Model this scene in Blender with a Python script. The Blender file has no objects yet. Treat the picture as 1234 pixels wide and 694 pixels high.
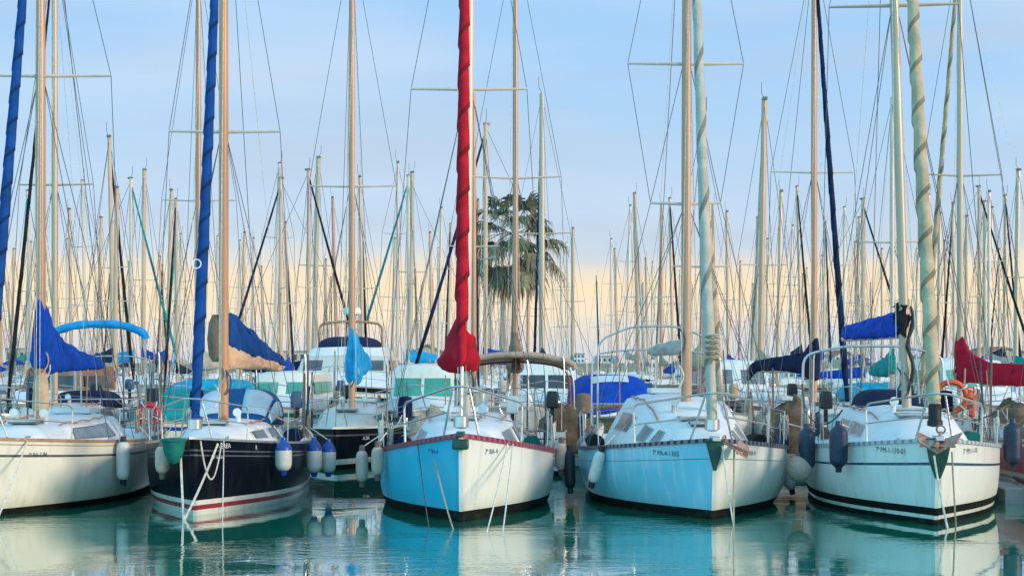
import bpy, math, random
from mathutils import Vector, Matrix, noise
random.seed(11)
SC = bpy.context.scene
COL = SC.collection
R = math.radians
# the photograph's camera: focal length in photo pixels, optical axis column, horizon row, eye height in metres
F, CX, HY, H = 1875.0, 617.0, 438.0, 2.5

def at(px, py, Y):
    return Vector(((px - CX) / F * Y, Y, H - (py - HY) / F * Y))

def zat(py, Y):
    return H - (py - HY) / F * Y

def water_at(px, py):
    Y = F * H / (py - HY)
    return Vector(((px - CX) / F * Y, Y, 0.0))

def lerp(a, b, t):
    return a + (b - a) * t

def interp(tab, x):
    """piecewise smooth lookup in [(x, a, b, ...)]"""
    if x <= tab[0][0]:
        return tab[0][1:]
    for p, q in zip(tab, tab[1:]):
        if x <= q[0]:
            t = (x - p[0]) / (q[0] - p[0])
            return tuple(lerp(a, b, t) for a, b in zip(p[1:], q[1:]))
    return tab[-1][1:]

# ---------------------------------------------------------------- materials
def nodes_of(m):
    m.use_nodes = True
    nt = m.node_tree
    b = nt.nodes['Principled BSDF']
    return nt, b

MATS = {}
def pmat(name, col, rough=0.5, metal=0.0, var=0.08, scale=3.0, stretch=(1, 1, 1), bump=0.0, bscale=20.0, coat=0.0, dirt=None, spec=0.5):
    """principled material whose colour wanders a little with object-space noise; dirt = (colour, amount, scale xyz)"""
    if name in MATS:
        return MATS[name]
    m = bpy.data.materials.new(name)
    nt, b = nodes_of(m)
    N, K = nt.nodes, nt.links
    tc = N.new('ShaderNodeTexCoord')
    mp = N.new('ShaderNodeMapping'); mp.inputs['Scale'].default_value = stretch
    K.new(tc.outputs['Object'], mp.inputs['Vector'])
    nz = N.new('ShaderNodeTexNoise'); nz.inputs['Scale'].default_value = scale; nz.inputs['Detail'].default_value = 5
    K.new(mp.outputs[0], nz.inputs['Vector'])
    rp = N.new('ShaderNodeValToRGB')
    lo = tuple(max(0, c * (1 - var)) for c in col); hi = tuple(min(1, c * (1 + var)) for c in col)
    rp.color_ramp.elements[0].position = 0.3; rp.color_ramp.elements[0].color = (*lo, 1)
    rp.color_ramp.elements[1].position = 0.7; rp.color_ramp.elements[1].color = (*hi, 1)
    K.new(nz.outputs['Fac'], rp.inputs['Fac'])
    src = rp.outputs['Color']
    if dirt:
        dcol, amt, dsc = dirt
        mp2 = N.new('ShaderNodeMapping'); mp2.inputs['Scale'].default_value = dsc
        K.new(tc.outputs['Object'], mp2.inputs['Vector'])
        n2 = N.new('ShaderNodeTexNoise'); n2.inputs['Scale'].default_value = 1.0; n2.inputs['Detail'].default_value = 6
        K.new(mp2.outputs[0], n2.inputs['Vector'])
        r2 = N.new('ShaderNodeMapRange'); r2.inputs['From Min'].default_value = 0.52; r2.inputs['From Max'].default_value = 0.8
        r2.inputs['To Max'].default_value = amt
        K.new(n2.outputs['Fac'], r2.inputs['Value'])
        mx = N.new('ShaderNodeMix'); mx.data_type = 'RGBA'
        K.new(r2.outputs[0], mx.inputs['Factor']); K.new(src, mx.inputs['A']); mx.inputs['B'].default_value = (*dcol, 1)
        src = mx.outputs['Result']
    K.new(src, b.inputs['Base Color'])
    b.inputs['Roughness'].default_value = rough
    b.inputs['Metallic'].default_value = metal
    b.inputs['Specular IOR Level'].default_value = spec
    b.inputs['Coat Weight'].default_value = coat
    b.inputs['Coat Roughness'].default_value = 0.15
    if bump:
        nb = N.new('ShaderNodeTexNoise'); nb.inputs['Scale'].default_value = bscale; nb.inputs['Detail'].default_value = 4
        K.new(mp.outputs[0], nb.inputs['Vector'])
        bp = N.new('ShaderNodeBump'); bp.inputs['Strength'].default_value = bump; bp.inputs['Distance'].default_value = 0.03
        K.new(nb.outputs['Fac'], bp.inputs['Height']); K.new(bp.outputs[0], b.inputs['Normal'])
    MATS[name] = m
    return m

def gel(name, col, dirt=(0.42, 0.36, 0.24), amt=0.22, scum=(0.30, 0.29, 0.19), sa=0.55, coat=0.25, spec=.5):
    """gelcoat: faint runs down the side and a real tide of scum just over the waterline (z = 0 of the hull)"""
    m = pmat(name, col, 0.3, 0, 0.05, 1.1, coat=coat, spec=spec, dirt=(dirt, amt * 1.9, (6.5, 6.5, 0.35)), bump=0.012, bscale=3)
    nt, b = nodes_of(m); N, K = nt.nodes, nt.links
    src = b.inputs['Base Color'].links[0].from_socket
    tc = N.new('ShaderNodeTexCoord'); sp = N.new('ShaderNodeSeparateXYZ'); K.new(tc.outputs['Object'], sp.inputs[0])
    mr = N.new('ShaderNodeMapRange'); mr.inputs['From Min'].default_value = .12; mr.inputs['From Max'].default_value = .5
    mr.inputs['To Min'].default_value = 1; mr.inputs['To Max'].default_value = 0; K.new(sp.outputs['Z'], mr.inputs['Value'])
    mp = N.new('ShaderNodeMapping'); mp.inputs['Scale'].default_value = (3.5, 3.5, .8); K.new(tc.outputs['Object'], mp.inputs['Vector'])
    nz = N.new('ShaderNodeTexNoise'); nz.inputs['Scale'].default_value = 1.6; nz.inputs['Detail'].default_value = 6; K.new(mp.outputs[0], nz.inputs['Vector'])
    pw = N.new('ShaderNodeMath'); pw.operation = 'POWER'; K.new(mr.outputs[0], pw.inputs[0]); pw.inputs[1].default_value = 2
    mu = N.new('ShaderNodeMath'); mu.operation = 'MULTIPLY'; K.new(pw.outputs[0], mu.inputs[0]); K.new(nz.outputs['Fac'], mu.inputs[1])
    m2 = N.new('ShaderNodeMath'); m2.operation = 'MULTIPLY'; m2.inputs[1].default_value = sa * 1.6; m2.use_clamp = True; K.new(mu.outputs[0], m2.inputs[0])
    mx = N.new('ShaderNodeMix'); mx.data_type = 'RGBA'; K.new(m2.outputs[0], mx.inputs['Factor']); K.new(src, mx.inputs['A']); mx.inputs['B'].default_value = (*scum, 1)
    K.new(mx.outputs['Result'], b.inputs['Base Color'])
    return m

def cloth(name, col, var=0.22):
    return pmat(name, col, 0.85, 0, var, 3.5, bump=0.7, bscale=9, spec=0.2)

gel_white = gel('white_gelcoat', (0.74, 0.73, 0.68))
gel_cream = gel('cream_gelcoat', (0.76, 0.73, 0.64))
gel_turq = gel('turquoise_gelcoat', (0.03, 0.46, 0.64), (0.10, 0.42, 0.50), 0.35, (.07, .33, .36))  # cyan shade of a white hull's left bow side, put into its colour
gel_aqua = gel('pale_aqua_gelcoat', (0.20, 0.56, 0.70), (0.55, 0.68, 0.75), 0.6, (.2, .42, .42))  # paler copy of white gelcoat with the left side's blue shade painted in
gel_ice = gel('ice_blue_gelcoat', (0.46, 0.68, 0.76), (0.55, 0.62, 0.6), 0.3)
gel_navy = gel('black_navy_gelcoat', (0.005, 0.006, 0.012), (0.03, 0.03, 0.03), 0.3, (.02, .02, .02), coat=0, spec=.12)
gel_red = gel('dark_red_gelcoat', (0.36, 0.03, 0.05))
gel_tan = gel('tan_gelcoat', (0.42, 0.30, 0.20))
gel_green = gel('green_gelcoat', (0.05, 0.20, 0.12))
antifoul = pmat('black_antifouling', (0.006, 0.007, 0.007), 0.75, 0, 0.4, 6, spec=.15, dirt=((0.03, 0.05, 0.02), 0.6, (5, 5, 9)))
boot_white = gel('boot_white', (0.72, 0.70, 0.64), (0.25, 0.28, 0.2), 0.4, sa=.12)
boot_red = gel('boot_red', (0.30, 0.02, 0.04), sa=0, amt=.1)
stripe_navy = gel('stripe_navy', (0.02, 0.07, 0.15))
stripe_grey = gel('stripe_grey', (0.10, 0.10, 0.12))
deck_white = pmat('white_deck', (0.74, 0.72, 0.71), 0.55, 0, 0.05, 2.5, bump=0.05, bscale=60, dirt=((0.45, 0.42, 0.36), 0.25, (3, 3, 3)))
deck_old = pmat('weathered_deck', (0.50, 0.46, 0.41), 0.65, 0, 0.12, 2.5, bump=0.1, bscale=40, dirt=((0.2, 0.17, 0.13), 0.5, (2, 2, 2)))
gel_old = gel('weathered_gelcoat', (0.58, 0.54, 0.47), amt=.35)
rail_wine = pmat('wine_red_rail', (0.30, 0.05, 0.07), 0.5, 0, 0.25, 9)
rail_tan = pmat('teak_rail', (0.38, 0.22, 0.13), 0.55, 0, 0.25, 8)
teak = pmat('varnished_teak', (0.45, 0.19, 0.09), 0.4, 0, 0.3, 5, stretch=(1, 6, 6))
steel = pmat('stainless_steel', (0.58, 0.55, 0.52), 0.3, 0.75, 0.1, 8)
steel_dark = pmat('weathered_steel', (0.16, 0.15, 0.15), 0.45, 0.5, 0.2, 8)
wire = pmat('rigging_wire', (0.09, 0.09, 0.10), 0.5, 0.3, 0.1, 4)
wire_pale = pmat('pale_rigging_wire', (0.34, 0.30, 0.27), 0.5, 0.2, 0.1, 4)
rope_w = pmat('white_rope', (0.66, 0.60, 0.52), 0.9, 0, 0.25, 14, bump=0.4, bscale=60)
rope_b = pmat('dark_rope', (0.06, 0.07, 0.09), 0.9, 0, 0.25, 14)
rope_tan = pmat('tan_rope', (0.40, 0.30, 0.21), 0.9, 0, 0.25, 14)
glass_dark = pmat('smoked_acrylic', (0.05, 0.06, 0.07), 0.12, 0, 0.3, 3)
glass_grey = pmat('grey_acrylic', (0.16, 0.18, 0.19), 0.2, 0, 0.3, 5)
glass_green = pmat('green_tinted_glass', (0.06, 0.34, 0.25), 0.12, 0, 0.2, 2)
glass_pale = pmat('clear_vinyl', (0.50, 0.60, 0.68), 0.15, 0, 0.15, 2, bump=0.1, bscale=4)
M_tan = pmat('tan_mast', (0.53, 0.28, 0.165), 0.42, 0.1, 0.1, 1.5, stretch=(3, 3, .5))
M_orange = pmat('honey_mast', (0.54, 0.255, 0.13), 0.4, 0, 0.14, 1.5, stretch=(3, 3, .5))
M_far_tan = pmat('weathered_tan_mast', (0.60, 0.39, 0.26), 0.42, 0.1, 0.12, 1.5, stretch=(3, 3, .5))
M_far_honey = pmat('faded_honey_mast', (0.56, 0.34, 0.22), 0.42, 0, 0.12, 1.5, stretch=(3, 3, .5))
M_pale = pmat('pale_mast', (0.66, 0.52, 0.42), 0.4, 0.1, 0.06, 1.5, stretch=(3, 3, .5))
M_green = pmat('grey_green_mast', (0.50, 0.38, 0.27), 0.4, 0.15, 0.08, 1.5, stretch=(3, 3, .5))
M_red = pmat('reddish_mast', (0.52, 0.25, 0.17), 0.5, 0, 0.15, 1.5, stretch=(3, 3, .5))
C_blue = cloth('royal_blue_canvas', (0.002, 0.055, 0.37))
C_hood = cloth('mid_blue_canvas', (0.012, 0.09, 0.24))
C_furlblue = cloth('blue_sailcloth', (0.006, 0.055, 0.22))
C_navy = cloth('navy_canvas', (0.008, 0.016, 0.050))
EDGE = {}
C_red = cloth('red_canvas', (0.42, 0.008, 0.022))
C_crim = cloth('crimson_canvas', (0.45, 0.006, 0.022))
C_sky = cloth('sky_blue_canvas', (0.015, 0.30, 0.62))
C_teal = cloth('teal_canvas', (0.01, 0.25, 0.24))
C_cyan = cloth('cyan_canvas', (0.01, 0.33, 0.50))
C_grey = cloth('grey_sailcloth', (0.46, 0.41, 0.34), 0.15)
C_beige = cloth('beige_sailcloth', (0.48, 0.36, 0.23), 0.2)
C_peach = cloth('peach_sailcloth', (0.62, 0.40, 0.25), 0.15)
C_fawn = cloth('fawn_canvas', (0.46, 0.32, 0.24), 0.15)
C_brown = cloth('brown_canvas', (0.24, 0.15, 0.10), 0.25)
C_black = cloth('black_canvas', (0.015, 0.015, 0.017))
C_green = cloth('green_canvas', (0.01, 0.15, 0.12))
F_white = pmat('white_vinyl', (0.66, 0.62, 0.55), 0.4, 0, 0.1, 8, dirt=((0.3, 0.24, 0.16), 0.5, (9, 9, 5)))
F_tan = pmat('tan_vinyl', (0.56, 0.38, 0.30), 0.45, 0, 0.12, 8, dirt=((0.25, 0.16, 0.12), 0.5, (9, 9, 5)))
F_navy = pmat('navy_vinyl', (0.014, 0.025, 0.055), 0.5, 0, 0.3, 7, dirt=((0.1, 0.12, 0.15), 0.4, (6, 6, 6)))
F_blue = pmat('blue_vinyl', (0.01, 0.06, 0.30), 0.4, 0, 0.15, 8)
F_black = pmat('black_rubber', (0.012, 0.012, 0.014), 0.55, 0, 0.2, 8)
F_brown = pmat('brown_vinyl', (0.16, 0.10, 0.08), 0.5, 0, 0.2, 8)
rust = pmat('rusty_galvanised', (0.42, 0.20, 0.14), 0.7, 0.2, 0.3, 12, dirt=((0.6, 0.5, 0.45), 0.8, (10, 10, 10)), bump=0.3)
iron_green = pmat('dark_green_steel', (0.02, 0.07, 0.05), 0.45, 0.2, 0.3, 7)
orange_v = pmat('orange_foam', (0.72, 0.10, 0.03), 0.6, 0, 0.12, 6)
red_v = pmat('red_foam', (0.60, 0.03, 0.04), 0.6, 0, 0.12, 6)
ink_dark = pmat('dark_lettering', (0.05, 0.08, 0.11), 0.5, 0, 0.1, 4)
ink_white = pmat('white_lettering', (0.75, 0.76, 0.78), 0.5, 0, 0.05, 4)
concrete = pmat('concrete', (0.34, 0.32, 0.29), 0.85, 0, 0.2, 1.3, bump=0.3, bscale=12, dirt=((0.10, 0.10, 0.09), 0.6, (1.5, 1.5, 4)))
stone = pmat('quay_stone', (0.32, 0.28, 0.23), 0.9, 0, 0.25, 0.6, bump=0.5, bscale=3, dirt=((0.08, 0.08, 0.06), 0.7, (.5, .5, 2)))
plaster = pmat('beige_plaster', (0.55, 0.45, 0.34), 0.9, 0, 0.1, 0.4)
plaster_w = pmat('white_plaster', (0.62, 0.62, 0.60), 0.9, 0, 0.06, 0.4)
tile_roof = pmat('tiled_roof', (0.36, 0.17, 0.10), 0.9, 0, 0.25, 2)

def rail_pattern(name, a, b, scale):
    """slotted aluminium toe rail: alternating slots along the boat's length"""
    m = bpy.data.materials.new(name); nt, bs = nodes_of(m); N, K = nt.nodes, nt.links
    tc = N.new('ShaderNodeTexCoord'); w = N.new('ShaderNodeTexWave'); w.bands_direction = 'Y'; w.inputs['Scale'].default_value = scale
    w.inputs['Distortion'].default_value = 0
    K.new(tc.outputs['Object'], w.inputs['Vector'])
    rp = N.new('ShaderNodeValToRGB'); rp.color_ramp.elements[0].position = 0.35; rp.color_ramp.elements[0].color = (*a, 1)
    rp.color_ramp.elements[1].position = 0.5; rp.color_ramp.elements[1].color = (*b, 1)
    K.new(w.outputs['Color'], rp.inputs['Fac']); K.new(rp.outputs[0], bs.inputs['Base Color'])
    bs.inputs['Roughness'].default_value = 0.4; bs.inputs['Metallic'].default_value = 0.2
    return m
rail_slot = rail_pattern('slotted_dark_rail', (0.012, 0.014, 0.03), (0.16, 0.17, 0.2), 2.6)
rail_alu = rail_pattern('slotted_alu_rail', (0.22, 0.27, 0.31), (0.46, 0.5, 0.52), 2.2)
rail_wine2 = rail_pattern('slotted_wine_rail', (0.16, 0.03, 0.06), (0.42, 0.07, 0.10), 2.6)

# ---------------------------------------------------------------- mesh builder
class MB:
    def __init__(s):
        s.v, s.f, s.m = [], [], []

    def add(s, vs, fs, mi=0):
        b = len(s.v)
        s.v += [tuple(p) for p in vs]
        for f in fs:
            s.f.append(tuple(b + i for i in f)); s.m.append(mi)
        return s

    def box(s, c, d, mi=0, rz=0.0, rx=0.0):
        M = Matrix.Translation(c) @ Matrix.Rotation(rz, 4, 'Z') @ Matrix.Rotation(rx, 4, 'X')
        vs = [M @ Vector((x * d[0] / 2, y * d[1] / 2, z * d[2] / 2)) for z in (-1, 1) for y in (-1, 1) for x in (-1, 1)]
        return s.add(vs, [(0, 2, 3, 1), (4, 5, 7, 6), (0, 1, 5, 4), (2, 6, 7, 3), (0, 4, 6, 2), (1, 3, 7, 5)], mi)

    def loft(s, rings, mi=0, closed=True, cap=True, mis=None):
        n = len(rings[0]); vs = [p for r in rings for p in r]; fs = []
        b = len(s.v); s.v += [tuple(p) for p in vs]
        for i in range(len(rings) - 1):
            for j in range(n if closed else n - 1):
                k = (j + 1) % n
                s.f.append((b + i * n + j, b + i * n + k, b + (i + 1) * n + k, b + (i + 1) * n + j))
                s.m.append(mis[i] if mis else mi)
        if cap:
            s.f.append(tuple(b + j for j in reversed(range(n)))); s.m.append(mis[0] if mis else mi)
            s.f.append(tuple(b + (len(rings) - 1) * n + j for j in range(n))); s.m.append(mis[-1] if mis else mi)
        return s

    def tube(s, pts, r, n=6, mi=0, lobes=None, closed=False, flat=1.0):
        pts = [Vector(p) for p in pts]; N = len(pts)
        rs = r if isinstance(r, (list, tuple)) else [r] * N
        rings = []; up = None
        for i, p in enumerate(pts):
            if closed:
                d = pts[(i + 1) % N] - pts[i - 1]
            else:
                d = pts[min(i + 1, N - 1)] - pts[max(i - 1, 0)]
            d.normalize()
            if up is None:
                up = Vector((0, 1, 0)) if abs(d.y) < 0.8 else Vector((0, 0, 1))
            a = (up - d * up.dot(d)).normalized(); b2 = d.cross(a); up = a
            ring = []
            for k in range(n):
                t = 2 * math.pi * k / n + (math.pi / n if n == 4 else 0)
                rr = rs[i] * (lobes(i, t) if lobes else 1)
                ring.append(p + a * math.cos(t) * rr + b2 * math.sin(t) * rr * flat)
            rings.append(ring)
        if closed:
            rings.append(rings[0])
        return s.loft(rings, mi, cap=not closed)

    def lathe(s, prof, c=(0, 0, 0), n=12, mi=0, mis=None):
        """prof: [(radius, z)] top to bottom"""
        rings = [[(c[0] + r * math.cos(2 * math.pi * k / n), c[1] + r * math.sin(2 * math.pi * k / n), c[2] + z) for k in range(n)] for r, z in prof]
        return s.loft(rings, mi, mis=mis)

    def build(s, name, mats, parent=None, sharp=40, bevel=0.0):
        me = bpy.data.meshes.new(name)
        me.from_pydata(s.v, [], s.f)
        for m in (mats if isinstance(mats, (list, tuple)) else [mats]):
            me.materials.append(m)
        me.polygons.foreach_set('material_index', s.m)
        me.polygons.foreach_set('use_smooth', [True] * len(s.f))
        me.set_sharp_from_angle(angle=R(sharp))
        me.update()
        o = bpy.data.objects.new(name, me); COL.objects.link(o)
        if parent is not None:
            o.parent = parent
        if bevel:
            b = o.modifiers.new('edge', 'BEVEL'); b.width = bevel; b.segments = 2; b.limit_method = 'ANGLE'
        return o

def tag(o, label=None, cat=None, group=None, kind=None):
    if label: o['label'] = label
    if cat: o['category'] = cat
    if group: o['group'] = group
    if kind: o['kind'] = kind
    return o

def thing(name, label, cat, loc=(0, 0, 0), rz=0.0, group=None):
    o = bpy.data.objects.new(name, None); COL.objects.link(o)
    o.empty_display_size = 0.3
    o.location = loc; o.rotation_euler = (0, 0, rz)
    return tag(o, label, cat, group)

def copy_tree(o, parent=None):
    c = o.copy(); COL.objects.link(c)
    if parent is not None: c.parent = parent
    for ch in [x for x in KIDS.get(o.name, [])]:
        copy_tree(ch, c)
    return c
KIDS = {}
def index_kids(root):
    for ch in root.children:
        KIDS.setdefault(root.name, []).append(ch); index_kids(ch)

def wirepart(name, pts, r, mat, parent, n=4):
    return MB().tube(pts, r, n).build(name, mat, parent)

def fillet(pts, r, n=5):
    pts = [Vector(p) for p in pts]; out = [pts[0]]
    for a, b, c in zip(pts, pts[1:], pts[2:]):
        d1 = min(r, (a - b).length * .48); d2 = min(r, (c - b).length * .48)
        p = b + (a - b).normalized() * d1; q = b + (c - b).normalized() * d2
        for i in range(n + 1):
            t = i / n
            out.append(p * (1 - t) ** 2 + b * 2 * t * (1 - t) + q * t * t)
    out.append(pts[-1]); return out

def sag(a, b, drop, n=8):
    a, b = Vector(a), Vector(b)
    return [a.lerp(b, i / n) - Vector((0, 0, drop * 4 * (i / n) * (1 - i / n))) for i in range(n + 1)]

# ---------------------------------------------------------------- hull
class Hull:
    """local frame: stem head at the origin, +y runs aft, z = 0 is the waterline, side +1 is +x"""
    def __init__(s, L=9, B=3.1, fb=1.3, fm=.85, fs=.95, rake=.5, mx=.5, stern=.72, rm=.92, rb=.58, full=2.3):
        s.L, s.B, s.fb, s.fm, s.fs, s.rake, s.mx, s.stern, s.rm, s.rb, s.full = L, B, fb, fm, fs, rake, mx, stern, rm, rb, full
    def half(s, u):
        if u < s.mx:
            return max(.035, s.B / 2 * (1 - (1 - u / s.mx) ** s.full))
        t = (u - s.mx) / (1 - s.mx)
        return s.B / 2 * (1 - (1 - s.stern) * t ** 1.8)
    def sheer(s, u):
        if u < .62:
            return s.fm + (s.fb - s.fm) * ((.62 - u) / .62) ** 1.8
        return s.fm + (s.fs - s.fm) * ((u - .62) / .38) ** 2
    def pos(s, side, u, t, off=0.0):
        k = min(1, u / s.mx / .85); k = 1 - (1 - k) ** 2
        r = lerp(s.rb, s.rm, k); p = lerp(1.25, 3.4, k)
        h = s.half(u); z = s.sheer(u) * (1 - t)
        if t <= 1:
            x = h * (1 - (1 - r) * t ** p)
        else:
            q = (t - 1) / .6
            x = h * r * max(0.02, 1 - q ** 1.5); z = -(t - 1) * 1.0
        if u < 1e-6: x = .03
        y = u * s.L + s.rake * min(t, 1.3) * (1 - u) ** 4
        return Vector((side * (x + off), y - off * .3, z))
    def edge(s, side, y, up=0.0, inset=0.0):
        u = max(0, min(1, y / s.L))
        return Vector((side * max(0, s.half(u) - inset), y, s.sheer(u) + up))

def build_hull(h, bands, mats, parent, two_tone=None, nu=26):
    """bands: [(kind 't'|'z', value, material index from this line down)]; two_tone = {index on +x: index on -x}"""
    us = [0, .006, .02, .045] + [.08 + (1 - .08) * (i / nu) for i in range(nu + 1)]
    rows = []
    lim = [b for b in bands] + [('t', 1.6, bands[-1][2])]
    def tv(b, u):
        return b[1] if b[0] == 't' else 1 - b[1] / h.sheer(u)
    for a, b in zip(lim, lim[1:]):
        n = max(1, int(abs(tv(b, .4) - tv(a, .4)) / .09 + .5))
        for i in range(n):
            rows.append((a, b, i / n, a[2]))
    rows.append((lim[-1], lim[-1], 0, lim[-1][2]))
    m = MB()
    for side in (1, -1):
        grid = [[h.pos(side, u, lerp(tv(a, u), tv(b, u), f)) for (a, b, f, _) in rows] for u in us]
        base = len(m.v); m.v += [tuple(p) for g in grid for p in g]; nr = len(rows)
        for i in range(len(us) - 1):
            for j in range(nr - 1):
                q = (base + i * nr + j, base + (i + 1) * nr + j, base + (i + 1) * nr + j + 1, base + i * nr + j + 1)
                m.f.append(q if side < 0 else q[::-1])
                mi = rows[j][3]
                m.m.append(two_tone.get(mi, mi) if (two_tone and side < 0) else mi)  # the -x side can swap to a shade-coloured copy of its gelcoat
        if side == 1: b0 = base; last0 = base + (len(us) - 1) * nr
        else: last1 = base + (len(us) - 1) * nr; b1 = base
    for j in range(nr - 1):
        m.f.append((last0 + j, last0 + j + 1, last1 + j + 1, last1 + j)); m.m.append(rows[j][3])
        m.f.append((b0 + j, b1 + j, b1 + j + 1, b0 + j + 1)); m.m.append(rows[j][3])
    return m.build('hull', mats, parent, sharp=50)

def build_deck(h, mat, parent, camber=.07, n=20):
    m = MB(); rings = []
    for i in range(n + 1):
        u = i / n; w = h.half(u) - .004; z = h.sheer(u) - .012
        rings.append([(w * q, u * h.L + .002, z + camber * (w / (h.B / 2)) * (1 - q * q)) for q in (-1, -.75, -.4, 0, .4, .75, 1)])
    m.loft(rings, closed=False, cap=False)
    return m.build('deck', mat, parent)

def rail_path(h, y_to, up, inset=0.0, n=22, y0=0.0):
    ys = [y0 + (y_to - y0) * (i / n) ** 1.4 for i in range(n + 1)]
    return [h.edge(-1, y, up, inset) for y in reversed(ys)] + [h.edge(1, y, up, inset) for y in ys[1 if y0 == 0 else 0:]]

class Roof:
    """coachroof: secs = [(y, half width at deck, half width at top, height)]"""
    def __init__(s, h, secs, crown=.08):
        s.h, s.secs, s.crown = h, secs, crown
    def ring(s, y):
        wb, wt, ht = interp(s.secs, y); z0 = s.h.sheer(y / s.h.L) - .03; c = s.crown * min(1, ht / .25)
        half = [(wb, 0), (lerp(wb, wt, .5), ht * .47), (wt, ht * .9), (wt * .93, ht * .99), (wt * .6, ht + c * .65), (wt * .25, ht + c * .95)]
        pts = [(-x, y, z0 + z) for x, z in half] + [(0, y, z0 + ht + c)] + [(x, y, z0 + z) for x, z in reversed(half)]
        return pts
    def build(s, mat, parent, n=22):
        y0, y1 = s.secs[0][0], s.secs[-1][0]
        m = MB().loft([s.ring(lerp(y0, y1, i / n)) for i in range(n + 1)], closed=False, cap=True)
        return m.build('coachroof', mat, parent, sharp=48)
    def side(s, side, y, q, off=0.0):
        wb, wt, ht = interp(s.secs, y); z0 = s.h.sheer(y / s.h.L) - .03
        return Vector((side * (lerp(wb, wt, q / .9) + off), y - off * .4, z0 + ht * q + off * .2))
    def top(s, y):
        wb, wt, ht = interp(s.secs, y)
        return s.h.sheer(y / s.h.L) - .03 + ht + s.crown * min(1, ht / .25)
    def window(s, side, y0, y1, q0, q1, parent, mat=None, frame=None, skew=0.0):
        n = 5; m = MB()
        for off, flip in ((.012, False), (.004, True)):
            pass
        outer, inner, rim = [], [], []
        for j in range(2):
            q = (q0, q1)[j]; sk = skew * j
            outer.append([s.side(side, lerp(y0 + sk, y1 - sk * .3, i / n), q, .014) for i in range(n + 1)])
            inner.append([s.side(side, lerp(y0 + sk, y1 - sk * .3, i / n), q, .002) for i in range(n + 1)])
        ring = lambda i: [outer[0][i], outer[1][i], inner[1][i], inner[0][i]]
        m.loft([ring(i) for i in range(n + 1)])
        w = m.build('window', mat or glass_dark, parent, sharp=30)
        if frame:
            loop = outer[0] + outer[1][::-1]
            MB().tube(loop, .011, 4, closed=True).build('window_frame', frame, w)
        return w

def lettering(h, text, side, u0, z0, size, mat, parent, name='registration_number', k=.8):
    cu = bpy.data.curves.new('t', 'FONT'); cu.body = text; cu.size = size; cu.resolution_u = 2
    ob = bpy.data.objects.new('t', cu); COL.objects.link(ob)
    bpy.context.view_layer.update()
    me = bpy.data.meshes.new_from_object(ob.evaluated_get(bpy.context.evaluated_depsgraph_get()))
    bpy.data.objects.remove(ob)
    W = max(v.co.x for v in me.vertices)
    for v in me.vertices:
        tx = v.co.x if side > 0 else W - v.co.x
        u = u0 + tx * k / h.L; t = 1 - (z0 + v.co.y) / h.sheer(u)
        v.co = h.pos(side, u, t, .006)
    me.materials.clear(); me.materials.append(mat)
    me.name = name
    o = bpy.data.objects.new(name, me); COL.objects.link(o); o.parent = parent
    return o
# ---------------------------------------------------------------- sailing boats
def cover_loft(mat, parent, p0, ang, L, prof, name='sail_cover', seed=0, lump=.05, n=40, lean=0.0, ties=(.2, .38, .56, .74, .9)):
    """canvas round a boom: prof = [(s, bottom dz, top dz, half width bottom, half width top)] along the boom from p0"""
    m = MB(); rings = []
    d = Vector((math.sin(ang), math.cos(ang), 0)); sd = Vector((math.cos(ang), -math.sin(ang), 0))
    for i in range(n + 1):
        s = prof[0][0] + (prof[-1][0] - prof[0][0]) * i / n
        zb, zt, wb, wt = interp(prof, s)
        c = Vector(p0) + d * (s * L); ring = []
        for k in range(24):
            a = 2 * math.pi * k / 24
            vz = -math.cos(a); q = (vz + 1) / 2
            w = lerp(wb, wt, q ** .9) * (abs(math.sin(a)) ** .75) * (1 if math.sin(a) >= 0 else -1)
            nz = noise.noise(Vector((s * 7 + seed * 3.1, q * 3, a * .8))) * lump
            fold = .020 * math.sin(s * L * 9 + q * 5 + seed) + .014 * math.sin(s * L * 21 - q * 9 + seed * 2) + .02 * noise.noise(Vector((s * L * 6, q * 2.5, seed + 7)))
            for ts in ties: fold -= .035 * math.exp(-((s - ts) * L / .09) ** 2)
            e = 1 if 0 < i < n else .6
            ring.append(c + sd * ((w + (nz + fold * (1 - .6 * q)) * (1 if w >= 0 else -1)) * e + lean * q) + Vector((0, 0, lerp(zb, zt, q) + nz * .5)))
        rings.append(ring)
    m.loft(rings)
    o = m.build(name, mat, parent, sharp=70)
    for ts in ties:
        i = min(range(n + 1), key=lambda j: abs(prof[0][0] + (prof[-1][0] - prof[0][0]) * j / n - ts)); c = sum((Vector(p) for p in rings[i]), Vector()) / 24
        MB().tube([c + (Vector(p) - c) * 1.03 for p in rings[i][::2]], .012, 4, closed=True).build('tie', rope_w if name == 'furled_sail' else mat, o)
    return o

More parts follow.
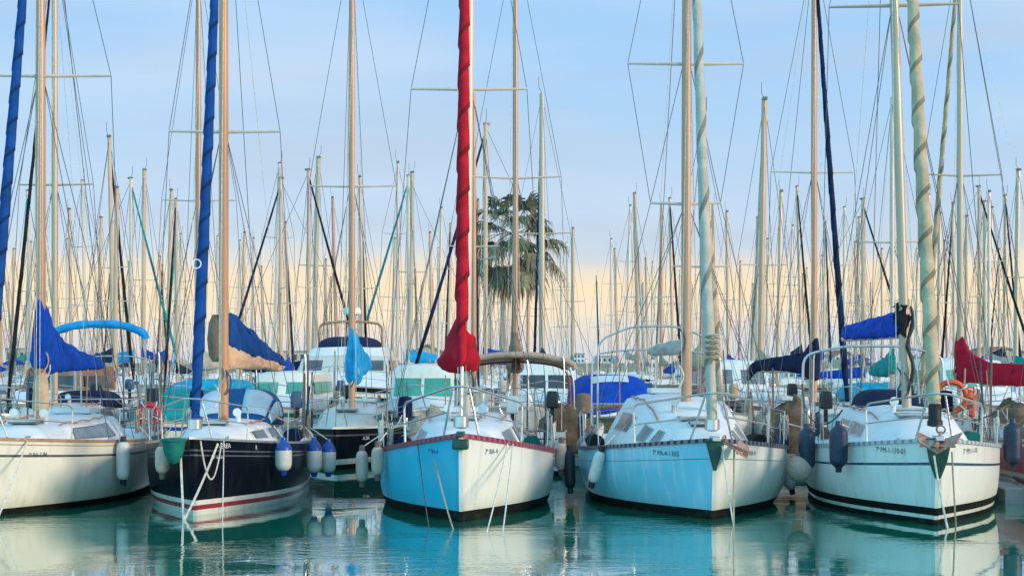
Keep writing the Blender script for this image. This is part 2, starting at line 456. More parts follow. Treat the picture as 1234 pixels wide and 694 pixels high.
def furled_jib(parent, a, b, r, mat, sagx=.04, pitch=.6, lobe=.16, n=None, foot=None, stop=1.0, raised=0.0, sides=14):
    """a sail rolled round its stay: the section is a spiral, so a cloth edge winds up the roll"""
    a, b = Vector(a), Vector(b); a = a.lerp(b, raised); pts, rs = [], []
    tot = (b - a).length * stop
    n = n or int(tot / pitch * 2 * math.pi / .4)
    for i in range(n + 1):
        t = i / n * stop
        p = a.lerp(b, t); p.y += sagx * 4 * t * (1 - t)
        pts.append(p)
        k = min(1, .55 + t * 6) * (1 - .5 * t ** 1.5)
        if foot: k = lerp(foot, 1, min(1, t * 9)) * (1 - .45 * t ** 1.5)
        rs.append(r * k * (1 + .05 * noise.noise(Vector((t * 24, r * 9, 0))) + .025 * noise.noise(Vector((t * 90, 3, r)))))
    # the section turns with the winding, so the cloth edge (vertex 0) runs up the roll as one clean helix
    m = MB(); rings = []; d = (b - a).normalized(); u = Vector((1, 0, 0)); u = (u - d * u.dot(d)).normalized(); v = d.cross(u)
    for i, p in enumerate(pts):
        th = 2 * math.pi * (i / n * tot) / pitch + .35 * noise.noise(Vector((i * .03, r * 50, 2))); ring = []
        for k in range(sides):
            f = k / (sides - 1) if k else 0
            ang = th + 2 * math.pi * k / sides
            rr = rs[i] * (1 - lobe * .5 + lobe * f + .03 * noise.noise(Vector((math.cos(ang) * 1.5, math.sin(ang) * 1.5, i * tot / n * 3))))
            ring.append(p + (u * math.cos(ang) + v * math.sin(ang)) * rr)
        rings.append(ring)
    m.loft(rings)
    for q in range(n * sides):
        if q % sides in (sides - 2, sides - 3): m.m[q] = 1
    if mat.name not in EDGE:
        c = mat.node_tree.nodes['Color Ramp'].color_ramp.elements[0].color
        EDGE[mat.name] = cloth(mat.name + '_edge', tuple(v * .62 for v in c[:3]))
    return m.build('furled_jib', [mat, EDGE[mat.name]], parent, sharp=75)

class Boat:
    def __init__(s, name, label, cat, stem=None, mast_at=None, mast_y=3.4, yaw=0.0, hull=None, group=None, roll=0.0, root=None):
        s.h, s.yaw, s.mast_y = hull, yaw, mast_y
        if root is None:
            if stem is not None:
                px, Y = stem; root = Vector(((px - CX) / F * Y, Y, 0))
            else:
                px, Y = mast_at
                p = Vector(((px - CX) / F * Y, Y, 0))
                root = p - Matrix.Rotation(yaw, 3, 'Z') @ Vector((0, mast_y, 0))
        s.root = thing(name, label, cat, root, yaw, group)
        s.root.rotation_euler = (0, roll, yaw)
        s.M = Matrix.Translation(root) @ Matrix.Rotation(yaw, 4, 'Z') @ Matrix.Rotation(roll, 4, 'Y')
    def w(s, p):
        return s.M @ Vector(p)
    def px(s, p):
        q = s.w(p)
        return CX + q.x / q.y * F, HY - (q.z - H) / q.y * F
    def find(s, px, side, r=.15):
        best = min((abs(s.px(s.h.pos(side, u, .1, r))[0] - px), u) for u in [i / 300 for i in range(2, 170)])
        return best[1]

    def body(s, bands, mats, two_tone=None, deck=None, rail=None, rail_r=.035, rail_up=.02, nu=26):
        s.hull = build_hull(s.h, bands, mats, s.root, two_tone, nu)
        s.deck = build_deck(s.h, deck or deck_white, s.root, n=max(8, nu - 6))
        if rail:
            MB().tube(rail_path(s.h, s.h.L * .98, rail_up), rail_r, 4).build('toe_rail', rail, s.root)

    def roof(s, secs, crown=.08, mat=None, n=22):
        s.rf = Roof(s.h, secs, crown); s.ro = s.rf.build(mat or deck_white, s.root, n)

    def mast(s, top, r, mat, spreaders=(), base=None, lean=(0, 0), n=10, antenna=True, flat=1.25, taper=.25):
        z0 = base if base is not None else (s.rf.top(s.mast_y) - .02 if hasattr(s, 'rf') else s.h.sheer(s.mast_y / s.h.L))
        s.mtop = Vector((lean[0], s.mast_y + lean[1], top)); s.mbase = Vector((0, s.mast_y, z0))
        pts = [s.mbase.lerp(s.mtop, i / 8) for i in range(9)]
        s.ms = MB().tube(pts, [r * (1 - taper * (i / 8) ** 3) for i in range(9)], n, flat=1).build('mast', mat, s.root)
        s.tips = []
        for z, w in spreaders:
            c = s.mbase.lerp(s.mtop, (z - z0) / (top - z0))
            for sd in (1, -1):
                e = c + Vector((sd * w, .12, .03))
                MB().tube([c + Vector((sd * r * .8, 0, 0)), e], [.034, .022], 6).build('spreader', M_pale if mat is not M_green else mat, s.ms)
                s.tips.append((sd, z, e))
        if taper < .2:
            MB().box(s.mtop + Vector((0, .05, .02)), (r * 1.5, r * 2.6, .10)).build('masthead_cap', steel_dark, s.ms)
        if antenna:
            MB().tube([s.mtop, s.mtop + Vector((.12, 0, .25)), s.mtop + Vector((.12, 0, .65))], .012, 4).build('masthead_antenna', wire, s.ms)

    def at_mast(s, z):
        t = (z - s.mbase.z) / (s.mtop.z - s.mbase.z)
        return s.mbase.lerp(s.mtop, t)

    def rig(s, detail=2, r=.0078, mat=None, stay_y=.25, fore=True, hal=2):
        mat = mat or wire
        top = s.mtop - Vector((0, 0, .1))
        for sd in (1, -1):
            chain = s.h.edge(sd, s.mast_y + .15, .05, .08)
            mine = sorted([(z, e) for d, z, e in s.tips if d == sd], reverse=True)
            wirepart('shroud', [top] + [e for _, e in mine] + [chain], r, mat, s.root)
            if mine and detail > 0:
                zlow = mine[-1][0]
                root = s.at_mast(zlow - .1) + Vector((sd * .06, 0, 0))
                wirepart('lower_shroud', [root, s.h.edge(sd, s.mast_y - .5, .05, .12)], r, mat, s.root)
                if detail > 1:
                    wirepart('lower_shroud', [root, s.h.edge(sd, s.mast_y + .8, .05, .1)], r, mat, s.root)
                    if len(mine) > 1:
                        wirepart('lower_shroud', [s.at_mast(mine[0][0]) + Vector((sd * .06, 0, 0)), mine[1][1]], r, mat, s.root)
        wirepart('backstay', [top, Vector((0, s.h.L - .1, s.h.sheer(1) + .1))], r, mat, s.root)
        if fore:
            wirepart('forestay', [Vector((0, stay_y, s.h.sheer(.02) + .05)), top], r, mat, s.root)
        for i in range(hal):
            q = random.uniform(-.25, .25)
            wirepart('halyard', [s.mtop + Vector((.04 * (-1) ** i, -.1, -.2 - i * 1.1)), Vector((q, s.mast_y - .25 - .3 * i, s.mbase.z + .1))], r * .9, rope_tan if i % 2 else rope_w, s.root)

    def boom(s, z, L, ang=0.0, mat=None, r=.06, lift=True):
        p = s.at_mast(z); d = Vector((math.sin(ang), math.cos(ang), 0))
        s.bp, s.ba, s.bl = p, ang, L
        MB().tube([p + d * .08, p + d * L], r, 8).build('boom', mat or M_pale, s.root)
        if lift:
            wirepart('topping_lift', [s.mtop, p + d * (L - .05) + Vector((0, 0, .05))], .006, rope_w, s.root)
            wirepart('mainsheet', [p + d * (L * .85) - Vector((0, 0, .05)), p + d * (L * .85) + Vector((0, .1, -(z - s.h.sheer(.85) - .3)))], .018, rope_w, s.root)

    def pulpit(s, y=1.5, h=.62, mat=None, r=.014, mid=True, open_=False, fwd=.08):
        mat = mat or steel
        a = [s.h.edge(sd, y, h, .04) for sd in (-1, 1)]
        nose = [Vector((sd * .13, -fwd, s.h.sheer(0) + h + .06)) for sd in (-1, 1)]
        m0 = [s.h.edge(sd, y, .03, .06) for sd in (-1, 1)]
        p = MB().tube(fillet([m0[0], a[0], nose[0], nose[1], a[1], m0[1]], .14), r, 6).build('pulpit', mat, s.root)
        for sd, n_ in zip((-1, 1), nose):
            b = s.h.edge(sd, .45, .03, .06)
            MB().tube([b, lerp(b, n_ + Vector((0, .25, -.02)), .98)], r, 6).build('pulpit_leg', mat, p)
            if mid:
                MB().tube([lerp(m0[(sd + 1) // 2], a[(sd + 1) // 2], .5), lerp(b, n_ + Vector((0, .25, 0)), .5)], r * .8, 5).build('pulpit_bar', mat, p)
        s.pul = (y, h)

    def lifelines(s, y1, n=4, h=.62, mat=None, lines=2, r=.012, wr=.005):
        mat = mat or steel; y0 = s.pul[0] if hasattr(s, 'pul') else .8
        for sd in (-1, 1):
            tops = []
            for i in range(n + 1):
                y = lerp(y0, y1, i / n); b = s.h.edge(sd, y, .02, .05); t = s.h.edge(sd, y, h, .03)
                if i: MB().tube([b, t], r, 5).build('stanchion', mat, s.root)
                tops.append((b, t))
            for k in range(lines):
                q = (1.0, .5)[k]
                wirepart('lifeline', [lerp(b, t, q - .01) for b, t in tops], wr, wire_pale, s.root)

    def pushpit(s, y, h=.65, mat=None, r=.014):
        mat = mat or steel; L = s.h.L
        a = [s.h.edge(sd, y, .02, .05) for sd in (-1, 1)]; b = [s.h.edge(sd, y, h, .04) for sd in (-1, 1)]
        c = [s.h.edge(sd, L - .06, h + .02, .06) for sd in (-1, 1)]
        p = MB().tube(fillet([a[0], b[0], c[0], c[1], b[1], a[1]], .2), r, 6).build('pushpit', mat, s.root)
        for sd in (-1, 1):
            MB().tube([s.h.edge(sd, L - .1, .02, .08), s.h.edge(sd, L - .1, h, .08)], r, 5).build('pushpit_leg', mat, p)

    def arch(s, y, w, z, name='stern_arch', mat=None, r=.022, rise=.12, foot=None, tilt=0.0, fr=.25):
        z0 = s.h.sheer(min(1, y / s.h.L)) if foot is None else foot
        pts = [(-w, y, z0), (-w * .98, y + tilt, z), (-w * .4, y + tilt, z + rise), (w * .4, y + tilt, z + rise), (w * .98, y + tilt, z), (w, y, z0)]
        return MB().tube(fillet(pts, fr), r, 8).build(name, mat or steel, s.root)

    def hood(s, y0, y1, z0, w, h, mat, clear=None, name='sprayhood', steep=.45):
        """canvas half dome: open aft, curved front, with clear panels laid into it"""
        def P(a, f, off=0.0):
            k = min(1, f / steep); q = math.sin(k * math.pi / 2) ** .8
            hh = h * lerp(.06, 1, q) + off; ww = w * lerp(.82, 1, q) + off
            c, sn = math.cos(a), math.sin(a)
            x = -ww * (abs(c) ** .55) * (1 if c >= 0 else -1); z = hh * (abs(sn) ** .7)
            return Vector((x, lerp(y0, y1, f) - off, z0 + z))
        nA, nF = 22, 16
        m = MB().loft([[P(math.pi * j / nA, i / nF) for j in range(nA + 1)] for i in range(nF + 1)], closed=False, cap=False)
        o = m.build(name, mat, s.root, sharp=60)
        sol = o.modifiers.new('thick', 'SOLIDIFY'); sol.thickness = .012
        if clear:
            for a0, a1, f0, f1 in clear:
                n = 6; pm = MB()
                A = [[P(lerp(a0, a1, j / n) * math.pi, lerp(f0, f1, i / n), .016) for j in range(n + 1)] for i in range(n + 1)]
                pm.loft(A, closed=False, cap=False)
                po = pm.build('vinyl_window', glass_pale, o)
                po.modifiers.new('thick', 'SOLIDIFY').thickness = .008
        return o

    def hatch(s, y, z, size=(.5, .5), mat=None):
        b = MB().box((0, y, z), (size[0], size[1], .06)).build('deck_hatch', mat or glass_grey, s.root, bevel=.012)
        MB().tube([(x * size[0] / 2, y + q * size[1] / 2, z + .02) for x, q in ((-1, -1), (1, -1), (1, 1), (-1, 1))], .02, 4, closed=True).build('hatch_frame', steel, b)

    def roller(s, mat=None):
        z = s.h.sheer(0)
        MB().box((0, .02, z + .04), (.13, .42, .07)).build('bow_roller', mat or steel, s.root, bevel=.01)

    def cleats(s, y=.9):
        for sd in (-1, 1):
            p = s.h.edge(sd, y, .05, .16)
            MB().box(p + Vector((0, 0, .02)), (.04, .2, .03)).box(p - Vector((0, 0, .02)), (.03, .06, .06)).build('cleat', steel, s.root)

    def wheel_clutter(s, y, z):
        MB().tube([(.38 * math.cos(a), y, z + .38 * math.sin(a)) for a in [i * math.pi / 12 for i in range(24)]], .014, 6, closed=True).build('steering_wheel', steel, s.root)

    def cockpit(s, y0, z=None):
        L = s.h.L
        for sd in (-1, 1):
            rings = []
            for i in range(7):
                y = lerp(y0, L - .15, i / 6); e = s.h.edge(sd, y, 0, .28)
                rings.append([(e.x - .05, y, e.z - .05), (e.x + .05, y, e.z - .05), (e.x + .05, y, e.z + .22), (e.x - .05, y, e.z + .22)])
            MB().loft(rings).build('cockpit_coaming', deck_white, s.root)
        # companionway garage and bulkhead
        MB().box((0, y0 - .35, s.rf.top(y0 - .35) + .04), (.75, .8, .1)).build('companionway_hatch', deck_white, s.root, bevel=.02)

def clutter(b, seed, heavy=True):
    """the loose gear that lives on a cruising boat: coils, winches, rails, vents, outboard, flag staff, sail bags"""
    r = random.Random(seed); h = b.h; L = h.L
    for sd in (1, -1):
        for k in range(2 if heavy else 1):
            y = r.uniform(.3, .92) * L; c = h.edge(sd, y, r.uniform(.28, .42), .02); mt = r.choice((rope_w, rope_tan, rope_b, rope_tan))
            pts = []
            for i in range(46):
                a = i / 45 * 2 * math.pi * 4
                pts.append(c + Vector((.03 * math.sin(a * .6), (.09 + .02 * math.sin(i)) * math.cos(a), (.2 + .03 * math.sin(i * .7)) * math.sin(a))))
            MB().tube(pts, .013, 5).build('coiled_rope', mt, b.root)
        y = L * .74; e = h.edge(sd, y, .2, .27)
        MB().lathe([(.03, .17), (.06, .16), (.065, .12), (.045, .08), (.075, .0)], c=e, n=12).build('winch', steel, b.root)
        if hasattr(b, 'rf'):
            ya, yb = b.rf.secs[2][0], b.rf.secs[-1][0] - .3
            pts = [b.rf.side(sd, lerp(ya, yb, i / 8), 1.0) + Vector((-sd * .06, 0, .04 + .035 * (i % 2))) for i in range(9)]
            MB().tube(pts, .018, 5).build('grab_rail', teak, b.root)
            yv = r.uniform(ya, ya + .5); v = Vector((sd * .3, yv, b.rf.top(yv) - .04))
            MB().tube([v, v + Vector((0, 0, .14)), v + Vector((0, -.05, .2)), v + Vector((0, -.14, .21))], [.05, .05, .06, .08], 10).build('cowl_vent', r.choice((steel, gel_white)), b.root)
    sd = r.choice((1, -1))
    p = Vector((sd * h.half(1) * .75, L - .02, h.sheer(1) + .55))
    MB().loft([[(p.x + x * .13 * k, p.y + y * .17 * k, p.z + z) for x, y in ((-1, -1), (1, -1), (1, 1), (-1, 1))] for z, k in ((-.02, .7), (.0, 1), (.25, 1), (.36, .75))]).build('outboard_cowl', r.choice((F_black, gel_white, stripe_navy)), b.root, bevel=.02)
    MB().box(p + Vector((0, .02, -.35)), (.08, .12, .7)).build('outboard_leg', F_black, b.root)
    f = Vector((-sd * h.half(1) * .5, L - .05, h.sheer(1)))
    MB().tube([f, f + Vector((0, .25, 1.35))], .014, 5).build('flag_staff', teak, b.root)
    if heavy:
        e = h.edge(-sd, L * .86, .75, .0)
        MB().lathe([(.02, .22), (.13, .2), (.15, .1), (.15, -.2), (.02, -.24)], c=e, n=12).build('rail_bag', r.choice((C_grey, C_beige, C_navy, C_brown)), b.root)
        MB().tube([h.edge(sd, L * .9, .03, .1), h.edge(sd, L * .9, 1.6, .12), h.edge(sd, L * .9, 1.7, .14)], .018, 6).build('aerial_pole', steel, b.root)
        for k in range(5):
            sk = r.choice((1, -1)); y = r.uniform(.45, .97) * L; e = h.edge(sk, y, .1, .05); l_ = r.uniform(.9, 1.9)
            MB().tube([e, e + Vector((r.uniform(-.12, .12), r.uniform(-.15, .15), l_))], r.uniform(.012, .024), 5).build(r.choice(('fishing_rod', 'boat_hook', 'whip_pole')), r.choice((rope_tan, teak, F_brown, steel_dark, rope_b)), b.root)
        for sk in (1, -1):
            y0, y1 = sorted((r.uniform(.2, .5) * L, r.uniform(.55, .95) * L))
            MB().tube(sag(h.edge(sk, y0, .6, .03), h.edge(sk, y1, .6, .03), r.uniform(.12, .3), 10), .014, 5).build('draped_line', r.choice((rope_tan, rope_b, rope_w)), b.root)
            ys = [lerp(.66, .97, i / 6) * L for i in range(7)]
            MB().loft([[(e.x - .06, e.y, e.z), (e.x + .06, e.y, e.z), (e.x + .06, e.y, e.z + .04), (e.x - .06, e.y, e.z + .04)] for e in [h.edge(sk, y, .225, .28) for y in ys]]).build('coaming_cap', teak, b.root)
            y = r.uniform(.5, .9) * L; e = h.edge(sk, y, .12, .3)
            MB().loft([[(e.x + .16 * math.cos(a), e.y + dy, e.z + .13 * math.sin(a) * (1 + .2 * math.sin(dy * 9))) for a in [q * math.pi / 6 for q in range(12)]] for dy in (-.5, -.42, -.15, .1, .35, .42)]).build('stowed_sail_bag', r.choice((C_navy, C_brown, C_green, C_black, C_brown)), b.root)
        if hasattr(b, 'mbase'):
            m0 = b.mbase
            for q in range(3):
                a = r.uniform(0, 6.28); c = m0 + Vector((.13 * math.cos(a), .13 * math.sin(a), r.uniform(.5, 1.3)))
                MB().tube([c + Vector((.05 * math.cos(i), .03 * math.sin(i * 1.3), .22 * math.sin(i * .5) - .1)) for i in range(26)], .012, 4).build('coiled_halyard', r.choice((rope_w, rope_tan, rope_b)), b.root)

# ---------------------------------------------------------------- loose things
def fender(world, L, r, kind, label, tilt=0.0, rope_to=None, group='fenders hanging along the hulls', seed=0):
    t = thing('fender', label, 'fender', world, random.uniform(0, 6), group)
    t.rotation_euler = (tilt, 0, random.uniform(0, .3))
    body, capm = {'white_blue': (F_white, F_blue), 'white_black': (F_white, F_black), 'tan': (F_tan, F_brown), 'navy': (F_navy, F_navy),
                  'black': (F_black, F_black), 'white': (F_white, F_white), 'ball': (F_tan, F_brown)}[kind]
    if kind == 'ball':
        MB().lathe([(.02, r)] + [(r * math.sin(a), r * math.cos(a)) for a in [i * math.pi / 12 for i in range(1, 12)]] + [(.02, -r)], n=18).build('body', body, t)
        MB().lathe([(.02, r + .07), (.05, r + .06), (.06, r - .02), (.03, r - .05)]).build('end_cap', capm, t)
    else:
        h = L / 2; pr = []
        for i in range(9):
            a = i / 8 * math.pi / 2
            pr.append((r * math.sin(a) ** .8 if i else .25 * r, h - .16 - 0 + .14 * math.cos(a) - .14 * 0))
        up = [(q[0], q[1] + .0) for q in pr]
        prof = [(max(.02, a), z) for a, z in up]
        prof += [(r * 1.015, h * .3), (r * 1.02, 0), (r * 1.015, -h * .3)]
        prof += [(max(.02, a), -z) for a, z in reversed(up)]
        if kind == 'white_blue':
            prof = [(r * .9, h - L * .26), (r, h - L * .3)] + prof[len(up):]
        MB().lathe(prof, n=18).build('body', body, t)
        rc = r * (1.02 if kind == 'white_blue' else .55)
        if kind == 'white_blue':
            c = [(.02, h + .05), (.045, h + .045), (.05, h - .01), (r * .5, h - .035), (r * .8, h - L * .14), (r * .99, h - L * .25), (r * 1.03, h - L * .31), (r * .97, h - L * .315)]
        else:
            c = [(.025, h + .07), (.05, h + .065), (.055, h + .0), (r * .5, h - .03), (r * .62, h - .055), (r * .4, h - .07)]
        MB().lathe(c, n=14).build('end_cap', capm, t)
        MB().lathe([(q[0], -q[1]) for q in reversed(c)] if kind != 'white_blue' else [(r * .6, -h + .05), (.06, -h + .0), (.05, -h - .05), (.02, -h - .055)], n=14).build('end_cap', capm, t)
    if rope_to is not None:
        tl = t.matrix_basis.inverted() if False else (Matrix.Translation(world) @ t.rotation_euler.to_matrix().to_4x4()).inverted()
        top = Vector((0, 0, (r if kind == 'ball' else L / 2) + .03))
        MB().tube([top, tl @ Vector(rope_to)], .011, 5).build('lanyard', rope_w, t)
    return t

def hang(boat, px, side, ytop, ybot, r, kind, label, tilt=0.0, extra=0.0):
    u = boat.find(px, side, r)
    pk = boat.h.pos(side, u, .12, r + .02 + extra); pk.y -= r * .8
    w = boat.w(pk); Y = w.y
    z1, z0 = zat(ytop, Y), zat(ybot, Y)
    c = Vector((w.x, w.y, (z1 + z0) / 2))
    e = boat.w(boat.h.edge(side, u * boat.h.L, .3, .02))
    return fender(c, max(.3, z1 - z0), r, kind, label, tilt, e)

def line(name, label, pts, r, mat, group='mooring lines at the bows', cat='rope', n=5):
    o = MB().tube(pts, r, n).build(name, mat)
    return tag(o, label, cat, group)

def anchor(world, rz, sc, mat, label, rx=0.0):
    t = thing('anchor', label, 'anchor', world, rz); t.rotation_euler = (rx, 0, rz)
    S = lambda *p: Vector(p) * sc
    MB().loft([[S(-.02, 0, 0), S(.02, 0, 0), S(.02, 0, .05), S(-.02, 0, .05)], [S(-.02, -.45, -.10), S(.02, -.45, -.10), S(.02, -.47, -.02), S(-.02, -.47, -.02)]]).build('shank', mat, t)
    for sd in (-1, 1):
        vs = [S(0, -.45, -.16), S(sd * .30, -.34, -.02), S(sd * .36, -.12, .06), S(sd * .02, -.2, -.06)]
        top = [v + S(0, 0, .03) for v in vs]
        MB().loft([vs, top]).build('fluke', mat, t)
    MB().tube([S(-.28, -.36, -.06), S(.28, -.36, -.06)], .02 * sc, 6).build('stock', mat, t)
    MB().tube([S(.07 * math.cos(a), .02 + .0, .07 + .07 * math.sin(a)) for a in [i * math.pi / 5 for i in range(10)]], .016 * sc, 5, closed=True).build('shackle', mat, t)
    return t

def lifebuoy(world, r, mat, label, rot):
    t = thing('lifebuoy', label, 'lifebuoy', world); t.rotation_euler = rot
    arc = [(r * math.cos(a), 0, r * math.sin(a)) for a in [R(-55) + R(290) * i / 18 for i in range(19)]]
    MB().tube(arc, .075, 10, flat=.8).build('horseshoe_float', mat, t)
    for q in (2, 7, 11, 16):
        p = Vector(arc[q]); d = p.normalized()
        MB().tube([p + d * .1 * math.cos(b) + Vector((0, .075 * math.sin(b), 0)) * 1.15 for b in [i * math.pi / 5 for i in range(10)]], .014, 4, closed=True).build('reflective_band', ink_white, t)
    return t
# ================================================================ camera, sky, sun, water
cam = bpy.data.cameras.new('camera'); co = bpy.data.objects.new('camera', cam); COL.objects.link(co)
co.location = (0, 0, H); co.rotation_euler = (R(90), 0, 0)
cam.sensor_width = 36; cam.lens = F / 1234 * 36; cam.shift_y = (HY - 347) / 1234; cam.clip_end = 6000; cam.clip_start = .2
SC.camera = co
SC.view_settings.view_transform = 'Standard'; SC.view_settings.look = 'None'; SC.view_settings.exposure = 0; SC.view_settings.gamma = 1

SUN_AZ, SUN_EL = R(118), R(17)           # azimuth clockwise from the view direction: off to the right and behind the camera
S = Vector((math.sin(SUN_AZ) * math.cos(SUN_EL), math.cos(SUN_AZ) * math.cos(SUN_EL), math.sin(SUN_EL)))
sl = bpy.data.lights.new('sun', 'SUN'); sl.energy = 3.1; sl.angle = R(12); sl.color = (1, .82, .62)
so = bpy.data.objects.new('sun', sl); COL.objects.link(so); so.rotation_euler = (-S).to_track_quat('-Z', 'Y').to_euler(); so.location = S * 60

def srgb(r, g, b):
    f = lambda c: (c / 255 / 12.92) if c < 10.3 else ((c / 255 + .055) / 1.055) ** 2.4
    return (f(r), f(g), f(b), 1)

world = bpy.data.worlds.new('World'); SC.world = world; world.use_nodes = True
nt = world.node_tree; N, K = nt.nodes, nt.links
bg = N['Background']; out = N['World Output']
tc = N.new('ShaderNodeTexCoord'); sx = N.new('ShaderNodeSeparateXYZ'); K.new(tc.outputs['Generated'], sx.inputs[0])
def mapnoise(scale, sc, detail=4):
    mp = N.new('ShaderNodeMapping'); mp.inputs['Scale'].default_value = scale; K.new(tc.outputs['Generated'], mp.inputs['Vector'])
    n = N.new('ShaderNodeTexNoise'); n.inputs['Scale'].default_value = sc; n.inputs['Detail'].default_value = detail; K.new(mp.outputs[0], n.inputs['Vector'])
    return n.outputs['Fac']
def math_(op, a, b=None, clamp=False):
    m = N.new('ShaderNodeMath'); m.operation = op; m.use_clamp = clamp
    for i, x in enumerate((a, b)):
        if x is None: continue
        if isinstance(x, (int, float)): m.inputs[i].default_value = x
        else: K.new(x, m.inputs[i])
    return m.outputs[0]
def ramp(fac, stops):
    r = N.new('ShaderNodeValToRGB'); e = r.color_ramp.elements
    while len(e) < len(stops): e.new(.5)
    for el, (p, c) in zip(e, stops): el.position = p; el.color = c
    K.new(fac, r.inputs['Fac']); return r.outputs['Color']
def mix(f, a, b):
    m = N.new('ShaderNodeMix'); m.data_type = 'RGBA'
    for s_, x in (('Factor', f), ('A', a), ('B', b)):
        if isinstance(x, (int, float)): m.inputs[s_].default_value = x
        elif isinstance(x, tuple): m.inputs[s_].default_value = x
        else: K.new(x, m.inputs[s_])
    return m.outputs['Result']
# elevation wobbles with broad cloud noise so that the bands are uneven
wob = math_('MULTIPLY', math_('SUBTRACT', mapnoise((1, 1, 6), 4.0, 6), .5), .034)
el = math_('ADD', sx.outputs['Z'], wob)
low = ramp(math_('MULTIPLY', el, 4.0, True), [
    (0.0, srgb(216, 218, 222)), (.05, srgb(226, 220, 215)), (.11, srgb(251, 231, 203)), (.20, srgb(253, 229, 192)), (.245, srgb(242, 225, 202)),
    (.29, srgb(203, 217, 230)), (.40, srgb(187, 212, 238)), (.62, srgb(171, 208, 242)), (.95, srgb(158, 203, 246))])
high = ramp(el, [(0.22, srgb(158, 203, 246)), (.40, (.26, .58, .90, 1)), (1.0, (.22, .56, .88, 1))])
sky = mix(math_('GREATER_THAN', el, .235), low, high)
# pale blue cloud bank low over the horizon
cl = math_('MULTIPLY', math_('SUBTRACT', mapnoise((1, 1, 3.2), 9.0, 6), .43), 5.0, True)
lowmask = math_('MULTIPLY', math_('SUBTRACT', .036, sx.outputs['Z']), 50, True)
sky = mix(math_('MULTIPLY', math_('MULTIPLY', cl, lowmask), .95), sky, srgb(200, 216, 230))
# thin veils higher up
veil = math_('MULTIPLY', math_('SUBTRACT', mapnoise((1, 1, 5), 3.0, 7), .42), 3.0, True)
hm = math_('MULTIPLY', math_('SUBTRACT', sx.outputs['Z'], .07), 20, True)
sky = mix(math_('MULTIPLY', math_('MULTIPLY', veil, hm), .8), sky, srgb(207, 224, 242))
# long grey blue streaks of cloud, and uneven glow in the cream band
st = math_('MULTIPLY', math_('SUBTRACT', mapnoise((1.2, 1.2, 9), 3.6, 8), .47), 4.2, True)
hs = math_('MULTIPLY', math_('SUBTRACT', sx.outputs['Z'], .052), 30, True)
sky = mix(math_('MULTIPLY', math_('MULTIPLY', st, hs), .6), sky, srgb(184, 201, 222))
gl = math_('MULTIPLY', math_('SUBTRACT', mapnoise((1, 1, 10), 6.0, 7), .5), 4.0, True)
hg = math_('MULTIPLY', math_('SUBTRACT', .072, sx.outputs['Z']), 40, True)
sky = mix(math_('MULTIPLY', math_('MULTIPLY', gl, hg), .35), sky, srgb(226, 216, 216))
# cyan lobe added to the unseen sky behind-left, to brighten the left hull sides
back = math_('MULTIPLY', math_('ADD', math_('MULTIPLY', sx.outputs['X'], -.72), math_('MULTIPLY', sx.outputs['Y'], -.69)), 1.0)
back = math_('MULTIPLY', math_('SUBTRACT', back, .15), 1.25, True)
addb = N.new('ShaderNodeMix'); addb.data_type = 'RGBA'; addb.blend_type = 'ADD'
K.new(back, addb.inputs['Factor']); K.new(sky, addb.inputs['A']); addb.inputs['B'].default_value = (.08, .98, 1.45, 1)
sky = addb.outputs['Result']
# physically based daylight sky adds the broad blue of the hour
ns = N.new('ShaderNodeTexSky'); ns.sky_type = 'NISHITA'; ns.sun_disc = False; ns.sun_elevation = SUN_EL; ns.sun_rotation = SUN_AZ
ad = N.new('ShaderNodeMix'); ad.data_type = 'RGBA'; ad.blend_type = 'ADD'; ad.inputs['Factor'].default_value = .012
K.new(sky, ad.inputs['A']); K.new(ns.outputs[0], ad.inputs['B'])
K.new(ad.outputs['Result'], bg.inputs['Color']); bg.inputs['Strength'].default_value = 1.0

# water
wm = bpy.data.materials.new('harbour_water'); nt2, b2 = nodes_of(wm)
n2, k2 = nt2.nodes, nt2.links
b2.inputs['Base Color'].default_value = (0.0, .23, .145, 1); b2.inputs['Roughness'].default_value = .02; b2.inputs['IOR'].default_value = 1.6; b2.inputs['Coat Weight'].default_value = .9; b2.inputs['Coat IOR'].default_value = 1.5; b2.inputs['Coat Roughness'].default_value = .01
g = n2.new('ShaderNodeNewGeometry')
def wnoise(scale, sc, detail, dist=0.0):
    mp = n2.new('ShaderNodeMapping'); mp.inputs['Scale'].default_value = scale; k2.new(g.outputs['Position'], mp.inputs['Vector'])
    n = n2.new('ShaderNodeTexNoise'); n.inputs['Scale'].default_value = sc; n.inputs['Detail'].default_value = detail; n.inputs['Distortion'].default_value = dist
    k2.new(mp.outputs[0], n.inputs['Vector']); return n.outputs['Fac']
def wmath(op, a, b):
    m = n2.new('ShaderNodeMath'); m.operation = op
    for i, x in enumerate((a, b)):
        if isinstance(x, (int, float)): m.inputs[i].default_value = x
        else: k2.new(x, m.inputs[i])
    return m.outputs[0]
big = wnoise((.5, 1.0, 1), .8, 2, .3); mid = wnoise((.5, 1.4, 1), 3.0, 3, .8); small = wnoise((.6, 1.6, 1), 10.0, 2, .3)
patch = n2.new('ShaderNodeMapRange'); patch.inputs['From Min'].default_value = .46; patch.inputs['From Max'].default_value = .66
patch.inputs['To Min'].default_value = .05
k2.new(wnoise((.35, .6, 1), .55, 2), patch.inputs['Value'])
hgt = wmath('ADD', wmath('MULTIPLY', big, .16), wmath('MULTIPLY', wmath('ADD', wmath('MULTIPLY', mid, .58), wmath('MULTIPLY', small, .22)), patch.outputs[0]))
bp = n2.new('ShaderNodeBump'); bp.inputs['Strength'].default_value = 1.0; bp.inputs['Distance'].default_value = .022
k2.new(hgt, bp.inputs['Height']); k2.new(bp.outputs[0], b2.inputs['Normal']); k2.new(bp.outputs[0], b2.inputs['Coat Normal'])
